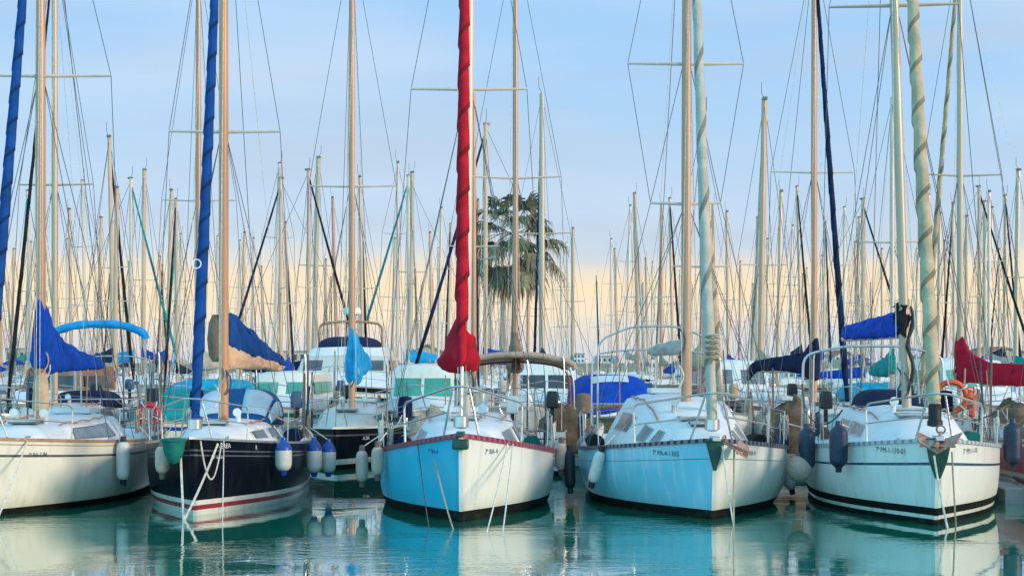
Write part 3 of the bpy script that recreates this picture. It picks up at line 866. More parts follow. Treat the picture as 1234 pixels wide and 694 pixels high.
tag(MB().add([(-1500, -60, 0), (1500, -60, 0), (1500, 3000, 0), (-1500, 3000, 0)], [(0, 1, 2, 3)]).build('water', wm), kind='structure')

# ================================================================ pontoons and quays (setting)
planks = pmat('pontoon_planks', (0.30, 0.19, 0.12), 0.8, 0, 0.3, 2.0, stretch=(1, 9, 1), bump=0.4, bscale=7)
def pontoon(x0, x1, y0, y1, z=.48, name='pontoon'):
    m = MB().box(((x0 + x1) / 2, (y0 + y1) / 2, z - .03), (x1 - x0, y1 - y0, .06), 0)
    m.box(((x0 + x1) / 2, (y0 + y1) / 2, z - .16), (x1 - x0 + .06, y1 - y0 + .06, .19), 1)
    n = max(1, int((x1 - x0) / 3))
    for i in range(n):
        x = lerp(x0, x1, (i + .5) / n)
        m.box((x, (y0 + y1) / 2, .02), (2.1, y1 - y0 - .3, .5), 1)
    return tag(m.build(name, [planks, concrete], sharp=30, bevel=.01), kind='structure')
pontoon(-30, -7.6, 34.6, 36.6); pontoon(-2.6, 32, 34.6, 36.6)
pontoon(-40, 40, 50.8, 52.6)
pontoon(9.35, 10.35, 27.6, 34.5, .42)
q = MB().box((0, 88.5, .2), (260, 5, 2.0), 0).box((0, 85.8, 1.25), (260, .5, .18), 0)
tag(q.build('quay', stone, sharp=30), kind='structure')
q = MB().box((0, 330, .6), (700, 30, 4.0))
tag(q.build('breakwater', stone, sharp=30), kind='structure')

# ================================================================ the boats in the front row
G1 = 'sailing boats moored bow-on in the front row'
def std(boat, fb=True):
    boat.cleats()

# 1: cream boat at the left edge
b1 = Boat('sailboat', 'cream sailboat with royal blue sail cover and rolled blue bimini, left of the black boat', 'sailboat', stem=(-22, 25), mast_y=3.45, yaw=R(1.6),
          hull=Hull(L=9.2, B=3.25, fb=1.28, fm=1.02, fs=1.05, rake=.45, rm=.92, rb=.58), group=G1)
b1.body([('t', 0, 0), ('t', .05, 1), ('t', .065, 0), ('t', .19, 2), ('t', .225, 0), ('z', .11, 3)], [gel_cream, rail_tan, stripe_grey, antifoul], rail=rail_tan)
b1.roof([(1.5, .35, .2, .02), (1.9, .62, .42, .2), (2.6, .85, .66, .3), (4.2, 1.08, .82, .38), (5.9, 1.1, .82, .46)])
b1.rf.window(1, 2.7, 5.0, .3, .86, b1.ro, glass_grey, steel_dark, .2)
b1.rf.window(-1, 2.7, 5.0, .3, .86, b1.ro, glass_grey, steel_dark, .2)
b1.hatch(2.5, b1.rf.top(2.5) + .03)
b1.mast(13.2, .088, M_tan, [(7.75, 1.25)])
b1.rig(2, hal=3, fore=False); b1.boom(2.46, 4.0, R(-2)); b1.pulpit(1.7); b1.lifelines(7.8, 4); b1.pushpit(8.0); b1.cockpit(6.3); b1.roller(); b1.cleats()
cover_loft(C_blue, b1.root, b1.bp - Vector((0, 0, 0)), b1.ba, 4.1, [(-.05, .0, 1.18, .13, .06), (.0, -.1, 1.24, .2, .10), (.05, -.12, 1.1, .27, .10), (.16, -.14, .84, .27, .07), (.4, -.12, .52, .24, .07), (.75, -.1, .34, .2, .07), (1.0, -.08, .2, .12, .05)], seed=1)
MB().lathe([(.11, .35), (.15, .1), (.16, -.25), (.13, -.32)], c=(0, b1.mast_y, 1.95), n=12).build('mast_wrap', C_beige, b1.root)
furled_jib(b1.root, (0, .2, 1.45), b1.mtop, .098, C_furlblue, foot=.5)
MB().lathe([(.05, .15), (.11, .13), (.11, -.02), (.06, -.04)], c=(0, .2, 1.42)).build('furler_drum', steel, b1.root)
b1.arch(7.9, 1.0, zat(398, 33), 'bimini_frame', rise=.16)
MB().tube(fillet([(-.98, 7.82, zat(405, 33) - .1), (-.95, 7.82, zat(400, 33)), (-.4, 7.82, zat(391, 33)), (.5, 7.82, zat(391, 33)), (.98, 7.82, zat(401, 33)), (1.0, 7.82, zat(408, 33))], .25), .085, 10,
          lobes=lambda i, t: 1 + .1 * math.sin(i * 1.7 + t * 2)).build('rolled_bimini', C_sky, b1.root)
lettering(b1.h, '7ª BA-3-84', 1, .078, .95, .10, ink_dark, b1.hull)

# 2: black boat
b2_ = Boat('sailboat', 'large black hulled sailboat with honey mast, blue furled jib and red and white waterline bands', 'sailboat', stem=(231, 25.3), mast_y=3.3, yaw=R(1.6),
           hull=Hull(L=8.6, B=2.85, fb=1.27, fm=.98, fs=1.0, rake=.3, rm=.92, rb=.6), group=G1)
b2_.body([('t', 0, 0), ('t', .13, 1), ('t', .15, 0), ('t', .195, 1), ('t', .215, 0), ('z', .25, 2), ('z', .17, 3), ('z', .09, 2), ('z', -.02, 4)], [gel_navy, stripe_grey, boot_white, boot_red, antifoul], rail=steel, rail_r=.028)
b2_.roof([(1.3, .3, .2, .02), (1.8, .55, .4, .22), (2.8, .78, .58, .34), (4.4, .92, .7, .42), (5.4, .94, .72, .46)])
for sd in (1, -1):
    b2_.rf.window(sd, 2.6, 3.6, .35, .75, b2_.ro, glass_dark, steel); b2_.rf.window(sd, 3.9, 4.7, .35, .75, b2_.ro, glass_dark, steel)
b2_.hatch(2.35, b2_.rf.top(2.35) + .02, (.42, .4), glass_dark)
b2_.mast(13.0, .09, M_orange, [(6.75, 1.02)])
b2_.rig(2, hal=3, fore=False); b2_.boom(2.5, 3.5, R(11), rope_tan); b2_.pulpit(1.25, .6); b2_.lifelines(7.2, 4); b2_.pushpit(7.4); b2_.cockpit(5.6); b2_.cleats()
cover_loft(C_furlblue, b2_.root, b2_.bp, b2_.ba, 3.5, [(.05, .22, .92, .12, .07), (.12, .2, .96, .17, .05), (.3, .12, .78, .19, .05), (.6, .03, .48, .19, .05), (.9, -.04, .2, .15, .05), (1.0, -.06, .1, .1, .05)], seed=2)
cover_loft(C_peach, b2_.root, b2_.bp, b2_.ba, 3.5, [(.03, -.12, .36, .1, .1), (.2, -.1, .3, .15, .13), (.6, -.12, .14, .14, .12), (.95, -.16, .0, .1, .08), (1.0, -.1, -.02, .06, .05)], 'furled_sail', seed=5)
MB().lathe([(.1, .45), (.17, .3), (.2, .0), (.17, -.3), (.1, -.42)], c=(-.12, b2_.mast_y + .1, 2.95), n=12).build('coiled_halyards', C_brown, b2_.root)
furled_jib(b2_.root, (0, .3, 1.5), b2_.mtop, .10, C_furlblue, foot=.62)
MB().lathe([(.05, .15), (.12, .13), (.12, -.02), (.06, -.04)], c=(0, .3, 1.45)).build('furler_drum', steel, b2_.root)
for dz in (4.15, 3.45):
    MB().tube([(.0 + .072 * math.cos(a), .46, dz + .075 * math.sin(a)) for a in [i * math.pi / 6 for i in range(12)]], .013, 4, closed=True).build('sail_emblem', ink_white, b2_.root) if dz > 4 else None
b2_.hood(4.3, 5.9, 1.28, .80, .72, C_hood, [(.22, .48, .08, .46), (.52, .78, .08, .46), (.04, .18, .1, .8), (.82, .96, .1, .8)], steep=.5)
lettering(b2_.h, 'NEREA', 1, .055, 1.09, .115, ink_white, b2_.hull, 'boat_name')
lettering(b2_.h, '7ª PA-2-61', 1, .045, .92, .06, ink_white, b2_.hull)
lettering(b2_.h, 'R', 1, .16, 1.02, .12, ink_white, b2_.hull, 'boat_name')

# 3: white boat, turquoise shade painted into its left bow side
b3 = Boat('sailboat', 'sailboat with one turquoise and one white bow side, wine red rail and red furled jib', 'sailboat', stem=(555, 24.35), mast_y=3.5, yaw=R(.3),
          hull=Hull(L=8.9, B=3.2, fb=1.36, fm=.84, fs=.9, rake=.2, rm=.92, rb=.62), group=G1)
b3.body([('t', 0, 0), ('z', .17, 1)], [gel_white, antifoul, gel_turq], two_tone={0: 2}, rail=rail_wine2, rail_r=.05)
b3.roof([(1.5, .4, .25, .02), (2.0, .72, .5, .28), (2.9, 1.0, .72, .52), (4.2, 1.12, .8, .62), (6.2, 1.14, .82, .68)])
for sd in (1, -1):
    b3.rf.window(sd, 2.35, 2.95, .3, .8, b3.ro, glass_grey, steel, .1); b3.rf.window(sd, 3.5, 4.4, .35, .8, b3.ro, glass_grey, steel); b3.rf.window(sd, 4.8, 5.6, .35, .8, b3.ro, glass_grey, steel)
b3.hatch(2.9, b3.rf.top(2.9) + .0, (.5, .5))
b3.mast(13.0, .085, M_pale, [(7.4, 1.04)], lean=(.10, 0))
b3.rig(2, hal=2, fore=False); b3.boom(2.45, 3.7, R(0)); b3.pulpit(1.6, .72, fwd=.1, r=.02); b3.lifelines(7.4, 4, .68); b3.pushpit(7.6); b3.cockpit(6.4); b3.cleats(); b3.roller(iron_green)
cover_loft(C_red, b3.root, b3.bp - Vector((.12, 0, 0)), b3.ba, 3.8, [(-.06, .1, .7, .16, .06), (-.03, -.1, .84, .42, .06), (.06, -.14, .82, .56, .07), (.25, -.1, .6, .38, .10), (.7, -.02, .42, .27, .1), (1.0, .0, .25, .15, .08)], seed=3, lump=.09)
furled_jib(b3.root, (0, .3, 1.6), b3.mtop - Vector((.1, 0, 0)), .112, C_red, foot=.6, lobe=.26, pitch=.75, raised=.075)
MB().tube([Vector((0, .3, 1.6)), Vector((0, .3, 1.6)).lerp(b3.mtop, .085)], .03, 6).build('forestay_rod', M_pale, b3.root)
MB().lathe([(.05, .16), (.12, .14), (.12, -.02), (.06, -.05)], c=(0, .3, 1.52)).build('furler_drum', steel, b3.root)
MB().box((0, -.03, 1.24), (.26, .22, .16)).build('stem_fitting', iron_green, b3.root, bevel=.03)
lettering(b3.h, '7ª BA-4', -1, .055, 1.06, .10, stripe_navy, b3.hull); lettering(b3.h, '7ª BA-4', 1, .055, 1.05, .12, stripe_grey, b3.hull)

# 4: wide white boat, its left side coloured aqua to stand for shade
b4 = Boat('sailboat', 'wide white sailboat with pale aqua bow side, dark slotted rail and grey furled jib', 'sailboat', stem=(862, 24.7), mast_y=3.6, yaw=R(1.0),
          hull=Hull(L=9.6, B=3.75, fb=1.27, fm=.88, fs=.95, rake=.25, rm=.86, rb=.62, mx=.47), group=G1)
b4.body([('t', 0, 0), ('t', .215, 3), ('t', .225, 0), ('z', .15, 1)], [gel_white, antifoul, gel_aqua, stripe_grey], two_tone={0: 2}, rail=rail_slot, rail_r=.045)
b4.roof([(1.3, .4, .25, .02), (1.9, .75, .5, .3), (2.7, 1.05, .72, .5), (3.3, 1.2, .78, .72), (4.2, 1.3, .85, .9), (6.6, 1.32, .86, .95)], crown=.12)
for sd in (1, -1):
    b4.rf.window(sd, 1.95, 2.3, .35, .85, b4.ro, glass_grey, steel, .1); b4.rf.window(sd, 2.45, 2.95, .3, .8, b4.ro, glass_grey, steel, .05); b4.rf.window(sd, 3.7, 5.8, .4, .75, b4.ro, glass_grey, steel)
b4.hatch(2.4, b4.rf.top(2.4) - .0, (.55, .5)); b4.hatch(1.9, b4.rf.top(1.9), (.3, .3), glass_dark)
b4.mast(13.3, .092, M_tan, [(7.94, 1.06), (5.4, .64)], lean=(.02, 0))
b4.rig(2, hal=4, fore=False); b4.boom(2.72, 4.0, R(-3)); b4.pulpit(1.6, .7, r=.02); b4.lifelines(8.0, 5, .66); b4.pushpit(8.2); b4.cockpit(6.8); b4.cleats()
cover_loft(C_grey, b4.root, b4.bp, b4.ba, 4.0, [(.02, -.05, .25, .1, .07), (.2, -.06, .22, .12, .08), (.8, -.06, .17, .12, .08), (1, -.04, .1, .08, .05)], 'furled_sail', seed=8)
furled_jib(b4.root, (0, .35, 1.55), b4.mtop + Vector((.02, -.2, 0)), .10, C_grey, foot=.8, sagx=.10, lobe=.16, pitch=1.3)
MB().tube([(0.02 + .115 * math.cos(a * 2.2), .42 + .115 * math.sin(a * 2.2), 2.55 + a * .03) for a in [i * .25 for i in range(60)]], .022, 5).build('jib_lashing', rope_tan, b4.root)
MB().lathe([(.05, .16), (.12, .14), (.12, -.02), (.06, -.05)], c=(0, .35, 1.46)).build('furler_drum', steel, b4.root)
b4.arch(8.7, 1.25, 3.0, rise=.3); b4.arch(9.2, 1.35, 2.7, 'pushpit_gantry', rise=.1)
MB().loft([[(-.16, -.03, 1.29), (.16, -.03, 1.29), (.16, .05, 1.29), (-.16, .05, 1.29)], [(-.02, .0, .80), (.02, .0, .80), (.02, .12, .80), (-.02, .12, .80)]]).build('stem_plate', iron_green, b4.root, bevel=.01)
lettering(b4.h, '7ª PA-4-1305', -1, .06, .99, .12, ink_dark, b4.hull); lettering(b4.h, '7ª PA-4', 1, .075, .99, .11, ink_dark, b4.hull)
b4.roller()

# 5: white boat with a navy stripe
b5 = Boat('sailboat', 'white sailboat with thin navy side stripe, blue mainsail cover and twisted beige furled jib', 'sailboat', stem=(1131, 23.8), mast_y=3.5, yaw=R(-6.5),
          hull=Hull(L=9.4, B=3.3, fb=1.32, fm=.98, fs=1.0, rake=.25, rm=.93, rb=.62), group=G1)
b5.body([('t', 0, 0), ('t', .25, 1), ('t', .285, 0), ('z', .27, 2), ('z', .15, 3), ('z', .09, 2)], [gel_white, stripe_navy, antifoul, boot_white], rail=rail_alu, rail_r=.04)
b5.roof([(1.2, .4, .25, .02), (1.8, .72, .5, .26), (2.6, .98, .7, .46), (3.6, 1.08, .8, .62), (6.4, 1.1, .84, .7)], crown=.12)
for sd in (1, -1):
    b5.rf.window(sd, 2.7, 4.2, .4, .75, b5.ro, glass_grey, steel, .2); b5.rf.window(sd, 4.5, 5.8, .4, .75, b5.ro, glass_grey, steel)
b5.hatch(2.5, b5.rf.top(2.5) + .0, (.6, .55)); b5.hatch(3.1, b5.rf.top(3.1) + .0, (.5, .2))
b5.mast(13.2, .085, M_green, [(8.8, 1.12)], lean=(-.32, .2))
b5.rig(2, hal=3, fore=False); b5.boom(3.0, 4.3, R(-8.5)); b5.pulpit(1.5, .66, open_=True, r=.018); b5.lifelines(8.0, 4, .64); b5.pushpit(8.2); b5.cockpit(6.6); b5.cleats()
cover_loft(C_blue, b5.root, b5.bp, b5.ba, 4.3, [(.03, -.05, .42, .12, .1), (.15, -.04, .40, .18, .12), (.6, -.04, .34, .2, .12), (.92, -.02, .26, .16, .1), (1, .02, .18, .1, .06)], seed=4)
cover_loft(C_black, b5.root, b5.bp + Vector((0, -.15, 0)), b5.ba, .5, [(0, -.05, .5, .08, .06), (.4, .05, .6, .15, .1), (1, .15, .5, .1, .07)], 'mast_cover', seed=9, lump=.14)
MB().tube([b5.at_mast(3.5) + Vector((.1, -.15, 0)) + Vector((.05 * math.sin(i), 0, -i * .14)) for i in range(12)], [.02, .03, .045, .04, .03, .045, .035, .03, .04, .035, .03, .02], 8).build('hanging_halyards', F_black, b5.root)
furled_jib(b5.root, (0, .35, 1.7), b5.mtop + Vector((.18, -.3, 0)), .118, C_beige, foot=.75, lobe=.28, pitch=.75)
MB().lathe([(.07, .3), (.10, .28), (.10, .05), (.12, .03), (.12, -.04), (.06, -.06)], c=(0, .35, 1.58)).build('furler_drum', F_black, b5.root)
b5.hood(4.9, 6.9, 1.5, .62, .5, C_navy, None, steep=.4)
b5.arch(8.6, 1.45, 2.68, rise=.18, r=.028)
MB().loft([[(-.20, -.05, 1.36), (.20, -.05, 1.36), (.20, .07, 1.36), (-.20, .07, 1.36)], [(-.13, -.03, 1.0), (.13, -.03, 1.0), (.13, .1, 1.0), (-.13, .1, 1.0)], [(-.04, .02, .74), (.04, .02, .74), (.04, .14, .74), (-.04, .14, .74)]]).build('stem_plate', iron_green, b5.root, bevel=.015)
lettering(b5.h, '7ª PM-1-110-01', -1, .06, 1.08, .125, ink_dark, b5.hull); lettering(b5.h, '7ª PM-1-110', 1, .07, 1.08, .12, ink_dark, b5.hull)
b5.roller()

# 6: dark red boat leaving the frame at the right
b6 = Boat('sailboat', 'dark red hulled sailboat mostly outside the picture at the far right', 'sailboat', stem=(1418, 26), mast_y=3.4, hull=Hull(L=8.5, B=2.9, fb=1.2, fm=1.0, fs=1.0), group=G1)
b6.body([('t', 0, 0), ('t', .06, 1), ('t', .09, 0), ('z', .12, 2)], [gel_red, boot_white, antifoul], rail=steel)
b6.roof([(1.4, .35, .2, .02), (2.2, .65, .5, .3), (5.5, .9, .7, .42)]); b6.mast(12.5, .08, M_pale, [(7, 1)]); b6.rig(1); b6.boom(2.4, 3.6); b6.pulpit(1.5); b6.lifelines(7.4, 4); b6.cockpit(5.8)
lettering(b6.h, 'MARE', -1, .36, .78, .14, ink_white, b6.hull, 'boat_name')

for i_, b_ in enumerate((b1, b2_, b3, b4, b5, b6)): clutter(b_, 40 + i_)
# ---------------------------------------------------------------- fenders
GF = 'fenders hanging along the hulls'
hang(b1, 149, 1, 530, 580, .122, 'white_black', 'white fender with a black tip on the cream sailboat at the left', R(-3))
hang(b1, 176, 1, 537, 581, .13, 'white_blue', 'white blue-topped fender hanging from the cream sailboat beside its red lifebuoy', R(2), .2)
hang(b2_, 341, 1, 530, 569, .145, 'white_blue', 'lone white fender with blue top on the black hull, nearest the bow')
hang(b2_, 378, 1, 530, 571, .145, 'white_blue', 'left of the two white blue-topped fenders at the black hull edge')
hang(b2_, 393, 1, 532, 571, .145, 'white_blue', 'right of the two white blue-topped fenders, over the gap beside the black hull', 0, .22)
hang(b2_, 199, -1, 535, 572, .12, 'tan', 'brownish fender at the left side of the black hull')
hang(b3, 457, -1, 536, 574, .11, 'tan', 'pinkish tan fender pressed against the turquoise bow side', R(4))
hang(b3, 444, -1, 541, 582, .11, 'tan', 'outer tan fender left of the turquoise bow side, beside the gap', R(-4), .16)
hang(b3, 679, 1, 531, 568, .105, 'tan', 'cream tan fender on the right side of the boat with the wine red rail', R(5))
hang(b3, 690, 1, 540, 590, .10, 'black', 'black fender in the gap between the red railed boat and the aqua boat', R(-5), .16)
hang(b4, 720, -1, 541, 584, .10, 'white_black', 'white fender with black ends tilted against the pale aqua hull', R(0)).rotation_euler = (0, R(16), 0)
hang(b4, 946, 1, 543, 592, .105, 'white_black', 'white fender with black ends on the right side of the wide aqua boat', R(0)).rotation_euler = (0, R(-14), 0)
hang(b5, 1011, -1, 512, 564, .15, 'navy', 'navy fender hanging nearest the bow on the stripe-hulled boat')
hang(b5, 973, -1, 515, 567, .145, 'navy', 'navy fender at the left edge of the navy striped hull, over the tan ball', 0, .0)
hang(b5, 956, -1, 510, 550, .14, 'navy', 'rearmost navy fender in the gap beside the white fender with black ends', 0, .28)
hang(b5, 966, -1, 549, 580, .23, 'ball', 'round tan ball fender in the gap left of the navy striped hull', 0, .04)
hang(b5, 1214, 1, 509, 561, .155, 'navy', 'navy fender on the right white side of the boat with the navy stripe', 0, .04)

# ---------------------------------------------------------------- ropes, anchors and buoys
GM = 'mooring lines at the bows'
def bowline(boat, p, wpx, wpy, label, r=.013, mat=rope_w, drop=.05, dy=0):
    a = boat.w(p); b = water_at(wpx, wpy); b.y += dy
    b2 = b + (b - a).normalized() * .4
    line('mooring_line', label, sag(a, b, drop) + [b2], r, mat, GM)
bowline(b1, b1.h.edge(1, .75, .05, .02), -6, 632, 'pale rope running down from the bow of the cream sailboat')
bowline(b2_, (-.22, .18, 1.2), 221, 625, 'left leg of the white rope bridle in front of the black hull', .02)
bowline(b2_, b2_.h.edge(1, .45, -.05, -.03), 222, 626, 'diagonal right leg of the white rope bridle in front of the black hull', .02)
bowline(b2_, b2_.h.edge(1, .55, .0, -.05), 268, 634, 'thin upright white line from the black bow straight into the water', .009)
line('mooring_line', 'white rope hanging in a loose loop across the black bow', sag(b2_.w(b2_.h.edge(1, .1, -.02, -.05)), b2_.w(b2_.h.edge(1, .5, -.03, -.05)), .62, 14), .014, rope_w, GM)
bowline(b3, b3.h.edge(-1, 1.0, 0, -.02), 517, 636, 'dark thin line down the turquoise bow side', .009, rope_b)
bowline(b3, b3.h.edge(-1, .5, -.3, -.05), 546, 637, 'short mooring line near the stem on the turquoise side', .013, rope_tan)
bowline(b3, b3.h.edge(1, 1.0, 0, -.03), 587, 640, 'left of the two pale lines down the white bow side beside the turquoise one', .012)
bowline(b3, b3.h.edge(1, 1.15, 0, -.03), 606, 640, 'right of the two pale lines down the white bow side beside the turquoise one', .012)
bowline(b4, (.1, -.05, 1.2), 884, 632, 'left of the two lines under the rusty anchor of the aqua boat', .014)
bowline(b4, (.3, .0, 1.15), 884, 633, 'right of the two lines under the rusty anchor of the aqua boat', .016, rope_tan)
bowline(b5, (-.08, -.08, 1.1), 1142, 636, 'left of the two lines from the green stem plate into the water', .018)
bowline(b5, (.2, .0, 1.15), 1152, 632, 'right of the two lines from the green stem plate into the water', .014, rope_tan)
anchor(b4.w((.16, .12, 1.22)), R(60), .95, rust, 'rusty pink anchor stowed on the bow of the wide aqua boat', R(12))
anchor(b5.w((.05, .1, 1.42)), R(-25), .95, rust, 'rusty anchor lying over the green stem plate of the boat with the navy stripe', R(20))
t = thing('canvas_bag', 'green canvas bag tied over the bow of the black sailboat', 'bag', b2_.w((-.28, -.05, 1.0)))
m = MB().lathe([(.04, .30), (.15, .29), (.19, .24), (.17, .1), (.14, 0), (.08, -.1), (.02, -.13)], n=16); m.build('bag_body', C_green, t)
MB().tube([(.185 * math.cos(a), .185 * math.sin(a), .26) for a in [i * math.pi / 10 for i in range(20)]], .025, 6, closed=True).build('bag_rim', C_green, t)
lifebuoy(at(179, 499, 30.2), .19, red_v, 'red horseshoe lifebuoy on the rail of the cream sailboat', (R(8), 0, R(25)))
lifebuoy(at(1146, 478, 31.5), .30, orange_v, 'left orange horseshoe lifebuoy behind the boat with the navy stripe', (R(5), R(20), R(-10)))
lifebuoy(at(1170, 484, 31.6), .26, orange_v, 'right, lower orange horseshoe lifebuoy behind the boat with the navy stripe', (R(-6), R(70), R(60)))
# ================================================================ second row
G2 = 'sailing boats in the second row'
def second(label, mast_at, yaw, hullcol, L=9.0, B=3.0, top=13.0, mm=None, mr=.085, spr=((7.2, 1.0),), cover=None, furl=None, fr=.09, stripe=None, extra=None, boomz=2.4, boomang=0.0, prof=None, rail=None, mast_y=3.4, fb=1.25, hal=2):
    b = Boat('sailboat', label, 'sailboat', mast_at=mast_at, mast_y=mast_y, yaw=yaw, hull=Hull(L=L, B=B, fb=fb, fm=.9, fs=.98, rake=.4), group=G2)
    b.body([('t', 0, 0), ('t', .14, 1), ('t', .18, 0), ('z', .25, 2), ('z', .12, 3)], [hullcol, stripe or hullcol, boot_white, antifoul], rail=rail or steel, nu=16, deck=deck_old)
    b.roof([(1.3, .35, .2, .02), (2.2, .75, .55, .34), (3.6, .95, .75, .45), (6.0, 1.0, .8, .52)], n=12, mat=gel_old)
    for sd in (1, -1):
        b.rf.window(sd, 2.6, 3.6, .35, .8, b.ro, glass_dark, steel); b.rf.window(sd, 4.1, 5.4, .35, .8, b.ro, glass_dark, steel)
    b.mast(top, mr, mm or M_tan, spr); b.rig(2, r=.0085, fore=not furl, hal=hal + 1)
    b.boom(boomz, 3.8, boomang); b.pulpit(1.5); b.lifelines(7.6, 4); b.pushpit(7.8); b.cockpit(6.2); b.hatch(2.4, b.rf.top(2.4) + .02)
    if cover:
        cover_loft(cover, b.root, b.bp, b.ba, 3.9, prof or [(-.04, .0, .75, .16, .06), (.04, -.08, .7, .24, .08), (.3, -.1, .48, .22, .08), (.8, -.08, .3, .17, .07), (1, -.04, .15, .1, .05)], seed=len(label), n=16)
    if furl:
        furled_jib(b.root, (0, .25, fb + .3), b.mtop, fr, furl, pitch=1.0, sides=9)
    return b

r1 = second('pale masted sailboat directly behind the cream sailboat, with a dark furled jib', (66, 41), R(-4), gel_white, mm=M_green, top=13.6, furl=C_black, fr=.05, cover=C_blue)
r1.hood(4.8, 6.4, 1.25, .85, .5, C_navy)
r1.arch(8.2, 1.2, 2.6)
r2 = second('sailboat with tall tan mast behind the black boat, its spreaders below the honey mast spreaders', (239, 44), R(3), gel_white, top=14.0, spr=((7.1, 1.05),), cover=C_grey, stripe=stripe_navy, hal=3)
r3 = second('small black hulled sailboat with sky blue sail bag, left of the turquoise bow', (424, 39.6), R(-1), gel_navy, fb=.98, B=2.8, L=8.5, top=13.4, spr=((7.0, 1.12),), furl=None, rail=gel_cream, stripe=stripe_grey, hal=3,  # the turquoise of that bow is shade painted onto b3's white hull
            cover=C_sky, prof=[(-.05, -.35, .9, .2, .10), (.0, -.5, .98, .24, .12), (.1, -.55, .92, .25, .12), (.35, -.35, .6, .22, .1), (1, -.1, .2, .15, .08)], boomz=2.45)
lettering(r3.h, 'ALBA', -1, .10, .68, .13, ink_white, r3.hull, 'boat_name'); lettering(r3.h, 'ALBA', 1, .10, .68, .13, ink_white, r3.hull, 'boat_name')
r4 = second('sailboat seen from its stern with tan cockpit arch, mast in front of the palm', (621, 40.2), R(180), gel_white, top=13.6, mm=M_tan, mr=.075, spr=((7.28, 1.18),), cover=C_brown, stripe=rail_wine,
            prof=[(-.03, .0, .9, .12, .08), (.02, -.1, .95, .28, .1), (.12, -.16, .6, .3, .1), (.5, -.1, .3, .18, .08), (1, -.05, .15, .1, .06)], hal=3)
r4.arch(8.0, 1.35, 2.46, 'bimini_frame', steel, .02, .2, fr=.5); r4.arch(7.0, 1.3, 2.38, 'bimini_frame', rail_wine, .022, .15, fr=.4)
MB().tube(fillet([(-1.36, 8.02, 2.36), (-1.3, 8.02, 2.52), (-.5, 8.02, 2.70), (.5, 8.02, 2.70), (1.3, 8.02, 2.52), (1.36, 8.02, 2.36)], .3), .07, 8).build('rolled_bimini', C_fawn, r4.root)
can = MB()
for dz in (0,):
    can.loft([[(-1.3, y, z0 - .0), (-.8, y, z0 + .14), (-.3, y, z0 + .19), (.3, y, z0 + .19), (.8, y, z0 + .14), (1.3, y, z0)] for y, z0 in ((6.3, 2.36), (6.7, 2.46), (7.3, 2.47), (8.0, 2.52))], closed=False, cap=False)
can_o = can.build('bimini_canopy', C_fawn, r4.root); can_o.modifiers.new('thick', 'SOLIDIFY').thickness = .03
r4.wheel_clutter(7.4, 1.55)
r5 = second('sailboat with navy furled jib and navy sail cover behind the navy fenders', (981, 42), R(4), gel_white, top=13.8, mm=M_tan, spr=((7.65, 1.15),), furl=C_navy, fr=.085, cover=C_navy, boomang=R(-14), boomz=2.3,
            prof=[(-.05, -.25, .9, .16, .08), (.03, -.3, .85, .22, .08), (.12, -.1, .5, .2, .08), (.5, .0, .4, .17, .07), (.9, -.05, .28, .15, .07), (1, -.3, .1, .12, .06)])
r6 = second('sailboat seen from its stern with a long crimson sail cover', (1157, 41.5), R(184), gel_white, top=13.8, mm=M_green, spr=((7.5, 1.1),), furl=C_beige, fr=.085, cover=C_crim, boomz=2.3, boomang=R(-20),
            prof=[(-.04, -.3, 1.0, .17, .06), (.03, -.36, .92, .3, .08), (.10, -.3, .5, .34, .1), (.3, -.36, .22, .34, .12), (.7, -.38, .2, .3, .1), (.93, -.22, .18, .2, .1), (1, -.05, .12, .1, .05)])
r7 = second('sailboat with a reddish furled sail directly behind the wide aqua boat', (846, 43.5), R(2), gel_cream, top=9.3, mm=M_red, mr=.07, spr=((5.2, .8),), furl=C_peach, fr=.1, cover=C_beige)  # the aqua of b4 is shade painted onto its white left side
r2.hood(5.0, 7.6, 1.3, .95, .55, C_furlblue, [(.2, .46, .1, .4), (.54, .8, .1, .4)])
r8 = second('sailboat with a pale double headed mast behind the palm', (653, 60), R(185), gel_white, top=12.9, mm=M_green, mr=.12, spr=((7.5, 1.1),), cover=C_navy, furl=C_navy, fr=.06)
r9 = second('sailboat with grey green sail cover behind the rolled blue mainsail', (1075, 45), R(-4), gel_white, top=10.2, mm=M_pale, mr=.07, spr=((6.0, .9),), cover=C_teal, boomz=2.2)
r9.hood(5.0, 7.8, 1.3, 1.0, .6, C_cyan)
r7.hood(5.2, 7.6, 1.3, 1.0, .55, C_brown)
r10 = second('sailboat with pale mast behind the boat with the green windscreen', (571, 60), R(178), gel_white, top=12.9, mm=M_tan, mr=.1, spr=((7.0, 1.0),), cover=C_grey, furl=C_navy, fr=.05)

for i_, b_ in enumerate((r1, r2, r3, r4, r5, r6, r7, r8, r9, r10)): clutter(b_, 70 + i_)
